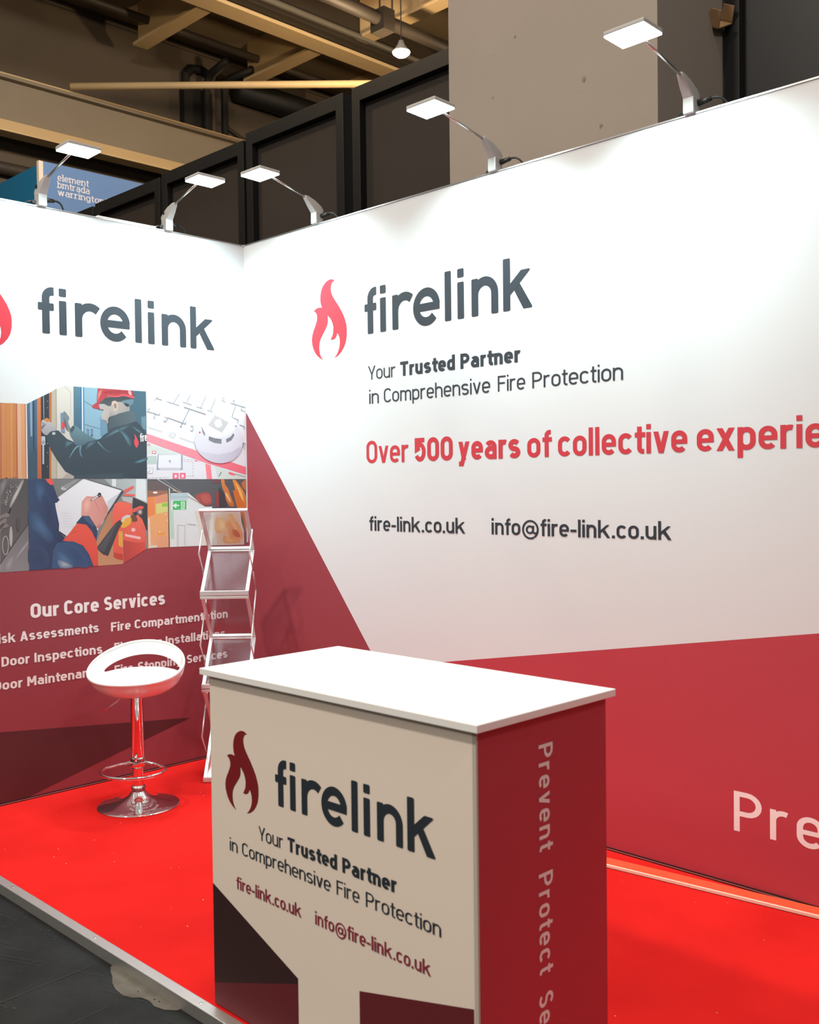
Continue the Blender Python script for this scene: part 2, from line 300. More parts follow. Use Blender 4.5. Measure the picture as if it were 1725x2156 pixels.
PRINTS = {
'wooden_door':[
((214,148,92),[-14266,19179,-12975,19183,-12998,15576,-14347,15581],(200,132,80),0),
((190,112,72),[-14266,19179,-14207,19178,-14271,15581,-14347,15581]),
((206,138,84),[-14012,19175,-13944,19178,-14007,15580,-14067,15580]),
((222,160,100),[-13755,19188,-13687,19191,-13750,15579,-13810,15579]),
((205,136,82),[-13626,19194,-13557,19197,-13621,15579,-13681,15579]),
((186,112,74),[-13506,19183,-13446,19182,-13491,15578,-13561,15578]),
((226,182,152),[-13437,19182,-13010,19186,-13055,15577,-13474,15578]),
((224,165,118),[-13255,19183,-13028,19185,-13073,15577,-13296,15577]),
((204,122,96),[-13071,19187,-13019,19185,-13064,15577,-13099,15577]),
((238,236,236),[-13010,19186,-12975,19183,-12994,15576,-13047,15577]),
],
'fitter':[
((150,190,210),[-12962,19184,-12439,19453,-11693,19837,-11062,20178,-6461,20156,-6489,15554,-12976,15576],(120,165,190),270),
((78,116,140),[-12953,19184,-12439,19462,-12503,15575,-12976,15576],(58,86,108),270),
((150,170,200),[-12806,19264,-12699,19320,-12719,17626,-12807,17624]),
((45,70,95),[-12654,19344,-12583,19382,-12649,15575,-12720,15575]),
((62,90,110),[-12960,16684,-12473,17119,-12498,15575,-12976,15576]),
((190,100,62),[-12434,19462,-12249,19557,-12310,15574,-12489,15575],(214,125,78),90),
((50,60,68),[-12249,19557,-11821,19774,-11896,15573,-12301,15574]),
((170,190,195),[-12127,19619,-12091,19634,-12102,18503,-12129,18502]),
((120,130,135),[-11880,19374,-11890,19346,-11913,19334,-11935,19344,-11943,19371,-11933,19399,-11911,19411,-11889,19401]),
((120,130,135),[-11887,19050,-11897,19022,-11920,19010,-11942,19020,-11950,19047,-11941,19075,-11918,19088,-11896,19077]),
((120,130,135),[-11926,17301,-11935,17274,-11958,17262,-11980,17273,-11989,17300,-11979,17328,-11956,17340,-11934,17329]),
((120,130,135),[-11936,16848,-11945,16820,-11968,16808,-11990,16820,-11999,16847,-11989,16874,-11966,16886,-11944,16875]),
((120,130,135),[-11951,16156,-11961,16129,-11983,16117,-12005,16129,-12014,16156,-12004,16184,-11982,16195,-11959,16184]),
((190,115,75),[-11821,19774,-11688,19842,-11800,15572,-11896,15573]),
((190,185,165),[-11688,19842,-11461,20002,-11522,15571,-11800,15572]),
((225,222,215),[-11462,19985,-11062,20178,-10540,20170,-10612,15568,-11522,15571],(196,192,184),270),
((150,150,140),[-11471,19984,-11434,20004,-11494,15571,-11531,15571]),
((205,200,190),[-11488,16702,-10578,17154,-10612,15568,-11504,15571]),
((175,172,165),[-11255,15570,-10971,15832,-10609,15700,-10612,15568]),
((180,178,172),[-11032,20145,-10701,19857,-10681,19877,-11012,20165]),
((180,178,172),[-10711,19879,-10736,18722,-10708,18724,-10683,19880]),
((95,135,155),[-10540,20170,-10182,20170,-10201,18001,-10559,18034],(70,108,130),270),
((60,120,165),[-10182,20170,-9973,20165,-10004,17874,-10203,17912]),
((225,235,240),[-10097,20171,-10030,20170,-10060,17916,-10126,17937]),
((118,150,166),[-9991,19460,-9090,19025,-9072,19053,-9974,19488]),
((118,150,166),[-10013,18304,-9106,18079,-9095,18109,-10003,18334]),
((70,95,125),[-9861,18055,-9755,18059,-9763,17703,-9869,17700]),
((150,190,210),[-9833,18012,-9795,18013,-9800,17791,-9838,17790]),
((70,95,125),[-9645,18062,-9539,18065,-9546,17708,-9652,17706]),
((150,190,210),[-9617,18018,-9578,18020,-9583,17796,-9622,17795]),
((110,150,175),[-9122,18706,-8753,18720,-8750,17729,-9118,17719]),
((70,105,122),[-7417,20157,-6461,20156,-6473,17788,-7456,18313]),
((105,140,155),[-6776,18798,-6488,18856,-6476,18159,-6738,18151]),
((120,165,190),[-10034,15566,-9111,15788,-8968,15563]),
((78,105,120),[-10785,17983,-10735,18085,-10657,18180,-10569,18232,-10473,18215,-10368,18155,-10265,18087,-10180,18024,-10098,17954,-9984,17874,-9808,17774,-9598,17664,-9413,17578,-9243,17544,-9099,17534,-9074,17496,-9246,17389,-9537,17256,-9808,17168,-10018,17151,-10209,17179,-10378,17246,-10527,17368,-10654,17530,-10745,17677,-10791,17791,-10802,17890],(112,148,160),90),
((62,80,92),[-8736,18360,-8630,18680,-8152,18903,-7440,19093,-7236,19056,-7066,18556,-6786,18335,-6532,18018,-6463,17788,-6489,15554,-10507,15656,-11062,15920,-11510,16528,-11796,17001,-12011,17515,-11983,17775,-11776,17919,-11387,17956,-11116,17711,-10934,17541,-10610,17417,-10425,17245,-10046,17252,-9803,17435,-9317,17535,-9121,17607,-8970,17768,-8671,17957],(48,64,76),300),
((62,80,92),[-10600,15700,-10316,15744,-9061,15806,-7865,15833,-7871,15559,-10612,15568]),
((90,140,155),[-11006,17452,-10949,17467,-10874,17439,-10797,17413,-10705,17410,-10611,17410,-10563,17396,-10591,17360,-10666,17312,-10754,17260,-10861,17190,-10980,17117,-11060,17101,-11074,17195,-11048,17345],(62,80,92),'r'),
((112,160,175),[-10522,17133,-10410,17207,-10306,17233,-10260,17226,-10310,17185,-10419,17111,-10524,17023,-10612,16912,-10698,16787,-10766,16689,-10822,16619,-10860,16575,-10852,16600,-10771,16748,-10643,16964]),
((100,140,155),[-10284,17225,-10248,17269,-10197,17267,-10165,17228,-10176,17138,-10206,17011,-10220,16895,-10192,16793,-10148,16701,-10130,16653,-10164,16665,-10224,16720,-10269,16806,-10288,16941,-10293,17107]),
((92,130,148),[-9803,17390,-9710,17450,-9606,17476,-9512,17486,-9415,17493,-9329,17485,-9319,17446,-9443,17352,-9643,17227,-9809,17123,-9910,17044,-9979,16986,-10004,16987,-9970,17093,-9892,17259],(62,80,92),'r'),
((100,150,165),[-9272,17379,-9159,17268,-8991,17120,-8839,17006,-8708,16955,-8591,16940,-8544,16942,-8603,16953,-8731,16981,-8863,17041,-8991,17164,-9124,17319,-9222,17425,-9279,17454,-9302,17435]),
((98,132,148),[-8622,17913,-8486,18003,-8344,18079,-8168,18153,-7898,18248,-7592,18343,-7404,18383,-7416,18332,-7549,18226,-7715,18121,-7893,18042,-8104,17964,-8324,17876,-8593,17745,-8870,17604,-9024,17542,-8974,17618,-8801,17773],(62,80,92),'r'),
((95,140,155),[-8168,18176,-8074,18153,-7891,18058,-7719,17938,-7579,17798,-7450,17634,-7371,17489,-7365,17353,-7409,17236,-7480,17211,-7577,17336,-7701,17551,-7824,17753,-7968,17927,-8112,18088],(62,80,92),'r'),
((98,140,155),[-7404,18360,-7329,18332,-7163,18241,-6997,18143,-6830,18044,-6663,17939,-6587,17878,-6664,17882,-6833,17931,-7000,18005,-7166,18128,-7330,18276],(62,80,92),'r'),
((90,150,170),[-7266,16409,-7064,16495,-6745,16606,-6507,16671,-6430,16652,-6438,16588,-6500,16522,-6633,16463,-6819,16403,-6983,16365,-7130,16357,-7256,16371],(62,80,92),'r'),
((92,108,116),[-8736,18360,-8605,18704,-8152,18903,-7440,19093,-7210,19048,-7051,18557,-7609,18353,-8318,18194,-8720,17955],(72,88,96),200),
((70,84,92),[-8695,17983,-8299,18208,-8317,18235,-8712,18009]),
((70,84,92),[-8324,18198,-7594,18363,-7601,18394,-8331,18229]),
((70,84,92),[-7613,18358,-7050,18554,-7061,18584,-7624,18388]),
((190,182,178),[-9132,19378,-8488,19567,-7836,19600,-7434,19391,-7481,19091,-8152,18903,-8605,18726,-8685,18430,-8785,18395,-8880,18558,-9061,18587,-9074,18641,-8995,18890,-8977,19048,-9113,19087],(165,158,154),0),
((150,148,146),[-8596,19133,-8525,19156,-8435,19122,-8349,19076,-8247,19028,-8148,18967,-8127,18904,-8250,18846,-8450,18787,-8605,18717,-8660,18619,-8672,18510,-8685,18430,-8716,18397,-8747,18393,-8775,18404,-8804,18429,-8829,18469,-8831,18515,-8794,18555,-8733,18600,-8680,18678,-8653,18827,-8633,19008],(182,175,171),'r'),
((90,98,102),[-9088,19111,-8917,19096,-8953,19018]),
((140,112,104),[-8875,18558,-8748,18495,-8780,18404]),
((80,90,95),[-9190,19366,-8782,19687,-8133,19834,-7322,19841,-7326,19649,-7685,19539,-8139,19526,-8438,19547,-8503,19309,-8642,19275,-8887,19381],(60,70,76),90),
((208,188,175),[-8465,19455,-8425,19508,-8355,19555,-8288,19577,-8232,19567,-8179,19533,-8140,19480,-8117,19398,-8108,19297,-8116,19209,-8147,19139,-8194,19083,-8239,19049,-8280,19045,-8318,19065,-8348,19099,-8362,19149,-8368,19214,-8379,19278,-8414,19339,-8454,19400]),
((152,122,112),[-8342,19393,-8310,19429,-8257,19444,-8216,19431,-8198,19373,-8190,19287,-8196,19219,-8219,19180,-8255,19159,-8287,19169,-8315,19231,-8338,19322]),
((192,72,80),[-9212,20161,-7264,20152,-7158,19841,-7222,19723,-7375,19770,-7780,19844,-8134,19757,-8632,19785,-8981,19564,-9180,19375,-9183,19241,-9089,19084,-9477,19147,-9572,19223,-9473,19317,-9286,19437,-9268,19818],(168,52,62),0),
((226,150,150),[-9116,20104,-9049,20146,-8977,20165,-8944,20132,-8979,20011,-9054,19838,-9125,19692,-9184,19583,-9240,19500,-9275,19482,-9283,19571,-9271,19725,-9248,19864,-9213,19962,-9167,20045],(192,72,80),'r'),
((216,88,98),[-8655,19842,-8514,19844,-8314,19838,-8132,19844,-8009,19877,-7905,19921,-7778,19945,-7583,19932,-7365,19898,-7209,19861,-7145,19820,-7146,19777,-7211,19755,-7367,19777,-7586,19820,-7780,19844,-7907,19826,-8011,19789,-8134,19762,-8316,19756,-8516,19759,-8657,19770,-8714,19792,-8713,19821]),
((232,165,165),[-7530,20118,-7487,20141,-7415,20144,-7357,20124,-7325,20062,-7308,19976,-7310,19915,-7343,19899,-7395,19908,-7443,19936,-7485,19991,-7522,20065]),
((165,55,64),[-8824,20022,-8494,20057,-8027,20092,-7673,20110,-7511,20103,-7468,20078,-7573,20047,-7924,20006,-8417,19959,-8776,19935,-8920,19949,-8937,19986]),
((105,135,150),[-7887,19574,-7817,19606,-7702,19635,-7581,19658,-7452,19682,-7316,19700,-7222,19691,-7195,19631,-7209,19543,-7237,19469,-7274,19429,-7325,19403,-7383,19380,-7447,19345,-7518,19313,-7588,19306,-7659,19344,-7729,19407,-7788,19465,-7843,19506,-7887,19542]),
((55,65,74),[-7762,19480,-7686,19483,-7568,19464,-7484,19434,-7466,19388,-7482,19332,-7512,19296,-7556,19292,-7613,19307,-7664,19334,-7715,19382,-7759,19442]),
((192,192,197),[-12240,18369,-12208,18431,-12163,18455,-12103,18460,-12022,18451,-11925,18423,-11834,18384,-11753,18331,-11677,18267,-11611,18197,-11541,18116,-11480,18031,-11469,17963,-11543,17930,-11665,17916,-11777,17889,-11854,17824,-11921,17746,-11985,17697,-12049,17698,-12111,17729,-12163,17770,-12205,17809,-12238,17860,-12258,17939,-12265,18075,-12259,18241],(160,162,170),270),
((115,120,130),[-12245,18145,-12175,18188,-12078,18219,-12018,18226,-12032,18198,-12084,18145,-12134,18093,-12167,18037,-12198,17982,-12222,17961,-12243,18003,-12258,18080]),
((150,152,160),[-12218,18327,-12159,18317,-12069,18282,-12018,18248,-12041,18216,-12102,18185,-12154,18179,-12191,18220,-12219,18286]),
((205,140,70),[-12103,18473,-12070,18504,-12018,18535,-11966,18547,-11914,18527,-11862,18489,-11832,18448,-11838,18406,-11865,18363,-11903,18338,-11953,18343,-12013,18366,-12060,18393,-12089,18418,-12106,18446]),
((120,150,175),[-11253,18818,-11091,18838,-11065,18368,-11030,17823,-11242,17874]),
((215,80,85),[-11208,18341,-11163,18375,-11095,18376,-11046,18347,-11031,18271,-11035,18166,-11052,18084,-11089,18037,-11139,18012,-11178,18028,-11203,18116,-11216,18246]),
((122,138,146),[-11100,18881,-11076,18914,-11044,18909,-11007,18885,-10963,18843,-10914,18783,-10871,18725,-10836,18681,-10808,18639,-10795,18588,-10813,18524,-10848,18452,-10860,18366,-10824,18254,-10765,18128,-10728,18029,-10728,17971,-10750,17940,-10786,17931,-10842,17941,-10913,17972,-10970,18021,-10999,18096,-11015,18189,-11034,18282,-11065,18365,-11099,18448,-11121,18540,-11124,18660,-11116,18790]),
((90,104,112),[-11097,18585,-11071,18563,-11026,18474,-10986,18371,-10955,18245,-10930,18105,-10924,18023,-10950,18033,-10996,18102,-11036,18194,-11066,18331,-11091,18491]),
((70,90,100),[-10784,18027,-10583,18231,-10500,18124,-10685,17855]),
((192,202,207),[-11537,17800,-11543,17776,-11560,17755,-11584,17739,-11614,17730,-11646,17729,-11675,17736,-11699,17751,-11715,17771,-11720,17795,-11714,17819,-11697,17840,-11673,17856,-11643,17865,-11611,17866,-11582,17859,-11558,17844,-11542,17824]),
((185,205,215),[-12265,17638,-12076,17643,-12076,17234,-12140,17211,-12160,16285,-12241,16284,-12229,17218,-12274,17230]),
((70,85,95),[-12128,17349,-12132,17324,-12142,17301,-12158,17285,-12177,17276,-12198,17275,-12217,17284,-12232,17300,-12241,17321,-12244,17346,-12240,17371,-12230,17394,-12214,17410,-12195,17419,-12174,17420,-12155,17412,-12140,17396,-12131,17374]),
((185,205,215),[-12155,17348,-12157,17333,-12163,17320,-12171,17311,-12181,17305,-12192,17305,-12203,17310,-12211,17319,-12216,17332,-12217,17347,-12215,17362,-12209,17375,-12201,17384,-12191,17390,-12180,17390,-12169,17385,-12161,17376,-12156,17363]),
((226,78,88),[-7199,17898,-7164,17867,-7109,17790,-7058,17703,-7013,17615,-6972,17517,-6950,17429,-6959,17356,-6987,17292,-7016,17243,-7041,17206,-7068,17183,-7095,17181,-7126,17206,-7159,17252,-7185,17309,-7203,17381,-7215,17465,-7216,17538,-7201,17588,-7177,17629,-7162,17678,-7174,17761,-7196,17852]),
],
'floor_plan':[
((240,242,245),[-6426,20151,-58,20115,-104,15509,-6485,15532],(230,230,238),270),
((232,232,240),[-6467,17489,-2796,16395,-101,15690,-104,15509,-6485,15532]),
((215,225,222),[-6453,17422,-4569,16897,-4590,16862,-6450,16837]),
((180,205,200),[-6448,16754,-5878,16761,-5887,16322,-6458,16319]),
((215,228,225),[-6454,16697,-5874,16703,-5874,16717,-6454,16710]),
((215,228,225),[-6437,16758,-6446,16315,-6431,16315,-6422,16758]),
((215,228,225),[-6456,16630,-5876,16636,-5875,16649,-6455,16643]),
((215,228,225),[-6339,16759,-6348,16315,-6333,16315,-6323,16759]),
((215,228,225),[-6457,16563,-5877,16569,-5877,16582,-6457,16576]),
((215,228,225),[-6240,16760,-6249,16316,-6234,16316,-6225,16760]),
((215,228,225),[-6458,16496,-5879,16501,-5878,16515,-6458,16509]),
((215,228,225),[-6141,16761,-6150,16317,-6135,16317,-6126,16762]),
((215,228,225),[-6460,16429,-5880,16434,-5880,16447,-6459,16442]),
((215,228,225),[-6042,16763,-6051,16317,-6036,16317,-6027,16763]),
((215,228,225),[-6461,16362,-5881,16366,-5881,16380,-6461,16376]),
((215,228,225),[-5943,16764,-5952,16318,-5937,16318,-5927,16764]),
((165,172,188),[-5818,16852,-4272,16849,-4289,16023,-5920,16009]),
((236,238,246),[-5757,16826,-4384,16844,-4399,16126,-5810,16120]),
((230,232,240),[-5738,16087,-4447,16092,-4448,16040,-5739,16036]),
((120,122,135),[-5144,16539,-5138,16404,-5107,16405,-5113,16541]),
((120,122,135),[-5074,16540,-5067,16404,-5036,16406,-5042,16541]),
((120,122,135),[-5153,16523,-5024,16524,-5024,16541,-5153,16540]),
((215,226,222),[-2173,16199,-101,15690,-104,15509,-2069,15516]),
((250,152,167),[-6465,17940,-3399,17087,-2790,16711,-1187,16497,-91,16198,-99,15762,-2796,16413,-6466,17522],(248,128,146),0),
((245,120,138),[-2792,16606,-1958,16401,-1187,16497,-91,16198,-99,15762,-2588,16397]),
((250,138,152),[-2830,16378,-2486,16292,-2405,15517,-2752,15518]),
((250,112,128),[-1263,15924,-832,15817,-900,15691,-1308,15799]),
((250,130,145),[-3511,16581,-3227,16497,-3525,16487]),
((240,112,142),[-4926,15851,-4551,15851,-4558,15532,-4933,15533]),
((250,225,232),[-4664,15678,-4680,15622,-4720,15587,-4769,15587,-4808,15622,-4822,15678,-4806,15734,-4765,15769,-4717,15769,-4678,15734]),
((240,112,142),[-4480,15861,-4112,15862,-4118,15558,-4486,15559]),
((250,225,232),[-4220,15696,-4236,15639,-4277,15604,-4326,15605,-4365,15640,-4379,15696,-4363,15753,-4322,15788,-4273,15788,-4234,15753]),
((245,130,145),[-6151,17026,-5922,17030,-5925,16878,-6154,16875]),
((240,240,244),[-6098,16993,-5976,16995,-5978,16911,-6100,16909]),
((245,130,145),[-6416,17400,-6265,17403,-6267,17309,-6418,17306]),
((240,240,244),[-6364,17367,-6318,17368,-6319,17341,-6364,17341]),
((240,242,246),[-6443,16101,-6121,16102,-6145,15833,-6456,15833]),
((150,165,175),[-6450,16091,-6114,16092,-6114,16113,-6450,16111]),
((150,165,175),[-6132,16109,-6157,15828,-6135,15827,-6109,16108]),
((150,165,175),[-6138,15844,-6463,15843,-6463,15823,-6139,15823]),
((150,165,175),[-6425,15864,-6235,16012,-6259,16037,-6450,15889]),
((165,150,160),[-6440,15580,-6296,15587,-6297,15604,-6441,15597]),
((165,150,160),[-6213,15583,-6068,15590,-6069,15607,-6214,15600]),
((165,150,160),[-5984,15592,-5838,15599,-5839,15616,-5985,15609]),
((165,150,160),[-5753,15602,-5607,15609,-5608,15626,-5754,15619]),
((165,150,160),[-5533,15608,-5390,15615,-5391,15632,-5534,15625]),
((165,150,160),[-5316,15618,-5171,15625,-5172,15642,-5317,15635]),
((175,175,185),[-4224,16583,-4091,16584,-4091,16602,-4223,16600]),
((175,175,185),[-4023,16585,-3890,16586,-3890,16604,-4023,16602]),
((175,175,185),[-3801,16587,-3668,16588,-3667,16606,-3801,16604]),
((175,175,185),[-4226,16480,-4093,16481,-4093,16498,-4225,16497]),
((175,175,185),[-4025,16481,-3892,16483,-3892,16500,-4025,16499]),
((175,175,185),[-3803,16483,-3670,16484,-3669,16502,-3803,16501]),
((160,160,170),[-3646,16463,-3639,16366,-3619,16368,-3626,16465]),
((160,160,170),[-3650,16290,-3643,16193,-3622,16194,-3630,16291]),
((160,160,170),[-3653,16116,-3646,16019,-3626,16021,-3633,16118]),
((160,160,170),[-3657,15943,-3650,15846,-3630,15847,-3637,15944]),
((160,160,170),[-3660,15769,-3653,15672,-3633,15673,-3640,15771]),
((170,170,178),[-4081,15687,-3968,15694,-3969,15712,-4082,15704]),
((170,170,178),[-3879,15687,-3766,15694,-3767,15711,-3881,15704]),
((170,170,178),[-3697,15686,-3584,15694,-3585,15711,-3699,15704]),
((90,92,100),[-1787,15929,-1974,15675,-1941,15659,-1754,15913]),
((150,155,160),[-843,15790,-116,15623,-108,15644,-836,15811]),
((152,162,176),[-5742,19964,-5970,19703,-5944,19686,-5715,19947]),
((152,162,176),[-5868,19829,-5505,19730,-5492,19760,-5855,19858]),
((152,162,176),[-4432,20152,-4808,19616,-4782,19604,-4405,20139]),
((152,162,176),[-5215,19676,-4440,19493,-4428,19523,-5203,19706]),
((152,162,176),[-3733,20138,-4013,19678,-3984,19667,-3704,20127]),
((152,162,176),[-4247,19702,-3649,19567,-3639,19594,-4237,19728]),
((152,162,176),[-2732,20130,-3092,19454,-3062,19444,-2702,20120]),
((152,162,176),[-3365,19485,-2938,19392,-2927,19419,-3354,19512]),
((152,162,176),[-2108,19997,-2465,19307,-2435,19297,-2078,19988]),
((152,162,176),[-2658,19323,-2285,19240,-2275,19264,-2649,19347]),
((152,162,176),[-1448,20103,-1588,20096,-1589,20068,-1449,20075]),
((152,162,176),[-1591,20095,-1674,19915,-1642,19907,-1559,20086]),
((152,162,176),[-1670,19908,-1418,19836,-1405,19863,-1657,19935]),
((152,162,176),[-939,19963,-812,19927,-799,19954,-926,19990]),
((152,162,176),[-828,19955,-904,19774,-871,19767,-795,19948]),
((152,162,176),[-1103,19791,-71,19590,-59,19622,-1092,19823]),
((152,162,176),[-746,19726,-1036,18999,-1003,18992,-713,19719]),
((152,162,176),[-1032,18993,-563,18861,-550,18889,-1019,19020]),
((152,162,176),[-580,18890,-641,18727,-608,18720,-546,18883]),
((152,162,176),[-313,19640,-389,19420,-351,19413,-275,19633]),
((152,162,176),[-384,19412,-76,19348,-64,19379,-372,19444]),
((152,162,176),[-6281,19303,-6423,19111,-6389,19093,-6246,19284]),
((152,162,176),[-6417,19096,-5685,18926,-5672,18962,-6404,19132]),
((152,162,176),[-5677,18929,-5614,19046,-5652,19060,-5715,18943]),
((152,162,176),[-5919,18965,-6049,18774,-6017,18758,-5886,18949]),
((152,162,176),[-6043,18761,-5945,18743,-5935,18776,-6033,18794]),
((152,162,176),[-5384,18839,-5191,18816,-5185,18843,-5378,18866]),
((152,162,176),[-5180,18810,-4085,18506,-4068,18546,-5163,18849]),
((152,162,176),[-4074,18510,-4007,18631,-4051,18647,-4118,18526]),
((152,162,176),[-5173,18845,-5307,18615,-5265,18598,-5131,18828]),
((152,162,176),[-5261,18635,-5435,18661,-5445,18621,-5271,18595]),
((152,162,176),[-3833,19361,-4406,18373,-4367,18357,-3794,19347]),
((152,162,176),[-4162,19425,-2756,19085,-2738,19129,-4145,19468]),
((152,162,176),[-4441,18378,-4307,18328,-4288,18363,-4422,18413]),
((152,162,176),[-3765,18415,-3562,18370,-3549,18407,-3752,18452]),
((152,162,176),[-3593,18313,-3665,18146,-3627,18135,-3555,18302]),
((152,162,176),[-3624,18164,-3767,18201,-3781,18168,-3637,18131]),
((152,162,176),[-511,18591,-161,18495,-146,18526,-497,18622]),
((152,162,176),[-183,18524,-211,18359,-172,18357,-143,18521]),
((152,162,176),[-360,17569,-101,17513,-86,17556,-345,17611]),
((152,162,176),[-250,17589,-374,17290,-308,17273,-183,17573]),
((152,162,176),[-173,17439,-207,17202,-168,17200,-134,17437]),
((240,150,160),[-5387,18836,-5210,18812,-5201,18845,-5379,18869]),
((240,165,175),[-2983,19180,-2760,19105,-2746,19131,-2969,19206]),
((195,205,212),[-6374,18282,-6317,18268,-6307,18298,-6364,18311]),
((195,205,212),[-6303,18264,-6246,18251,-6235,18280,-6293,18293]),
((195,205,212),[-6231,18246,-6174,18233,-6164,18262,-6221,18275]),
((195,205,212),[-6160,18228,-6102,18215,-6092,18244,-6149,18258]),
((195,205,212),[-6088,18211,-6030,18197,-6020,18226,-6077,18240]),
((195,205,212),[-6016,18193,-5958,18179,-5948,18208,-6005,18222]),
((195,205,212),[-5943,18175,-5886,18161,-5875,18190,-5933,18204]),
((195,205,212),[-5871,18157,-5813,18143,-5803,18173,-5861,18186]),
((195,205,212),[-5799,18139,-5741,18125,-5730,18154,-5788,18168]),
((195,205,212),[-5726,18121,-5668,18107,-5658,18136,-5716,18150]),
((195,205,212),[-5653,18103,-5595,18089,-5585,18118,-5643,18132]),
((195,205,212),[-5581,18084,-5522,18071,-5512,18100,-5570,18114]),
((205,208,218),[-4448,17778,-4388,17764,-4377,17794,-4437,17808]),
((205,208,218),[-4373,17756,-4312,17742,-4302,17772,-4362,17786]),
((205,208,218),[-4297,17734,-4237,17720,-4226,17750,-4286,17764]),
((205,208,218),[-4222,17712,-4162,17698,-4151,17727,-4211,17742]),
((205,208,218),[-4146,17689,-4086,17675,-4075,17705,-4135,17719]),
((205,208,218),[-4071,17667,-4010,17653,-3999,17683,-4060,17697]),
((205,208,218),[-3995,17645,-3934,17630,-3923,17660,-3984,17675]),
((205,208,218),[-3919,17622,-3858,17608,-3847,17638,-3908,17652]),
((205,208,218),[-3843,17600,-3782,17586,-3771,17616,-3832,17630]),
((205,208,218),[-3766,17577,-3705,17563,-3694,17593,-3755,17607]),
((205,208,218),[-3690,17555,-3629,17540,-3618,17571,-3679,17585]),
((205,208,218),[-3613,17532,-3552,17518,-3541,17548,-3602,17562]),
((175,178,180),[-4723,17927,-4735,17876,-4716,17874,-4704,17924]),
((175,178,180),[-4729,17889,-4762,17843,-4746,17834,-4713,17880]),
((175,178,180),[-4752,17853,-4802,17816,-4790,17804,-4740,17840]),
((175,178,180),[-4790,17823,-4851,17799,-4844,17784,-4782,17808]),
((175,178,180),[-4838,17803,-4905,17793,-4903,17777,-4835,17786]),
((175,178,180),[-4891,17794,-4958,17800,-4961,17783,-4894,17777]),
((175,178,180),[-4945,17797,-5005,17818,-5013,17802,-4953,17781]),
((175,178,180),[-4993,17812,-5041,17845,-5054,17832,-5006,17798]),
((175,178,180),[-5032,17836,-5063,17880,-5079,17870,-5049,17827]),
((175,178,180),[-5057,17868,-5067,17917,-5087,17914,-5077,17864]),
((175,178,180),[-5068,17904,-5056,17955,-5075,17957,-5087,17907]),
((175,178,180),[-5061,17942,-5029,17988,-5045,17996,-5078,17951]),
((175,178,180),[-5039,17978,-4989,18014,-5001,18027,-5051,17991]),
((175,178,180),[-5001,18008,-4940,18032,-4947,18047,-5009,18023]),
((175,178,180),[-4954,18028,-4886,18038,-4888,18054,-4956,18045]),
((175,178,180),[-4900,18037,-4833,18031,-4830,18048,-4897,18054]),
((175,178,180),[-4847,18034,-4786,18014,-4778,18030,-4839,18050]),
((175,178,180),[-4798,18020,-4749,17986,-4737,17999,-4785,18033]),
((175,178,180),[-4759,17995,-4728,17951,-4711,17961,-4742,18005]),
((175,178,180),[-4733,17963,-4723,17914,-4704,17917,-4714,17967]),
((190,192,195),[-4864,17923,-4874,17904,-4896,17895,-4918,17902,-4927,17921,-4917,17941,-4895,17950,-4873,17942]),
((232,230,240),[-3518,17640,-3494,17803,-3441,17966,-3378,18130,-3314,18296,-3240,18462,-3143,18625,-3022,18795,-2878,18963,-2700,19096,-2473,19183,-2211,19235,-1943,19251,-1667,19228,-1385,19167,-1136,19071,-935,18937,-768,18767,-625,18570,-498,18334,-397,18071,-333,17822,-311,17600,-328,17394,-380,17207,-475,17042,-605,16897,-748,16770,-891,16660,-1046,16568,-1230,16496,-1459,16443,-1714,16410,-1958,16401,-2180,16421,-2390,16466,-2586,16527,-2766,16606,-2931,16702,-3077,16806,-3204,16912,-3312,17027,-3398,17156,-3462,17308,-3505,17474],(220,218,232),270),
((214,211,226),[-3398,17156,-2949,17007,-1948,16890,-1090,17045,-451,17368,-380,17207,-748,16770,-1230,16496,-1958,16401,-2586,16527,-3077,16806],(200,196,214),0),
((244,244,247),[-755,18584,-788,18431,-880,18284,-1024,18151,-1215,18038,-1440,17951,-1690,17895,-1950,17871,-2208,17881,-2450,17925,-2666,17998,-2844,18099,-2977,18221,-3058,18358,-3084,18505,-3052,18654,-2966,18797,-2828,18928,-2645,19040,-2426,19129,-2181,19188,-1923,19216,-1663,19210,-1416,19170,-1193,19099,-1007,18999,-868,18875,-782,18734],(234,234,240),270),
((120,122,130),[-2579,17890,-2225,17794,-1740,17752,-1767,17486,-2231,17529,-2604,17679]),
((128,130,138),[-1441,17759,-1116,17910,-938,18112,-863,17988,-1077,17697,-1424,17553]),
((140,142,155),[-3076,18453,-2825,18041,-2865,17883,-2990,18072]),
((165,167,175),[-2505,17775,-2574,17572,-2558,17569,-2489,17772]),
((165,167,175),[-2392,17760,-2461,17560,-2445,17557,-2376,17757]),
((165,167,175),[-2279,17745,-2349,17549,-2333,17545,-2263,17742]),
((165,167,175),[-2166,17730,-2236,17537,-2220,17534,-2150,17727]),
((165,167,175),[-2052,17715,-2122,17526,-2106,17522,-2036,17712]),
((165,167,175),[-1939,17700,-2009,17514,-1993,17510,-1922,17697]),
((165,167,175),[-1824,17685,-1895,17502,-1879,17498,-1808,17682]),
((230,90,110),[-3117,18086,-3128,18050,-3158,18028,-3193,18027,-3221,18048,-3232,18082,-3220,18117,-3191,18140,-3155,18141,-3127,18120]),
((130,130,138),[-709,18502,-726,18469,-767,18454,-806,18466,-822,18499,-805,18532,-765,18547,-725,18535]),
((128,130,132),[-2578,18579,-2515,18439,-2484,18450,-2547,18590]),
((128,130,132),[-2511,18661,-2388,18385,-2356,18396,-2479,18672]),
((128,130,132),[-2444,18742,-2260,18332,-2228,18343,-2412,18754]),
((128,130,132),[-2376,18824,-2132,18278,-2100,18289,-2345,18836]),
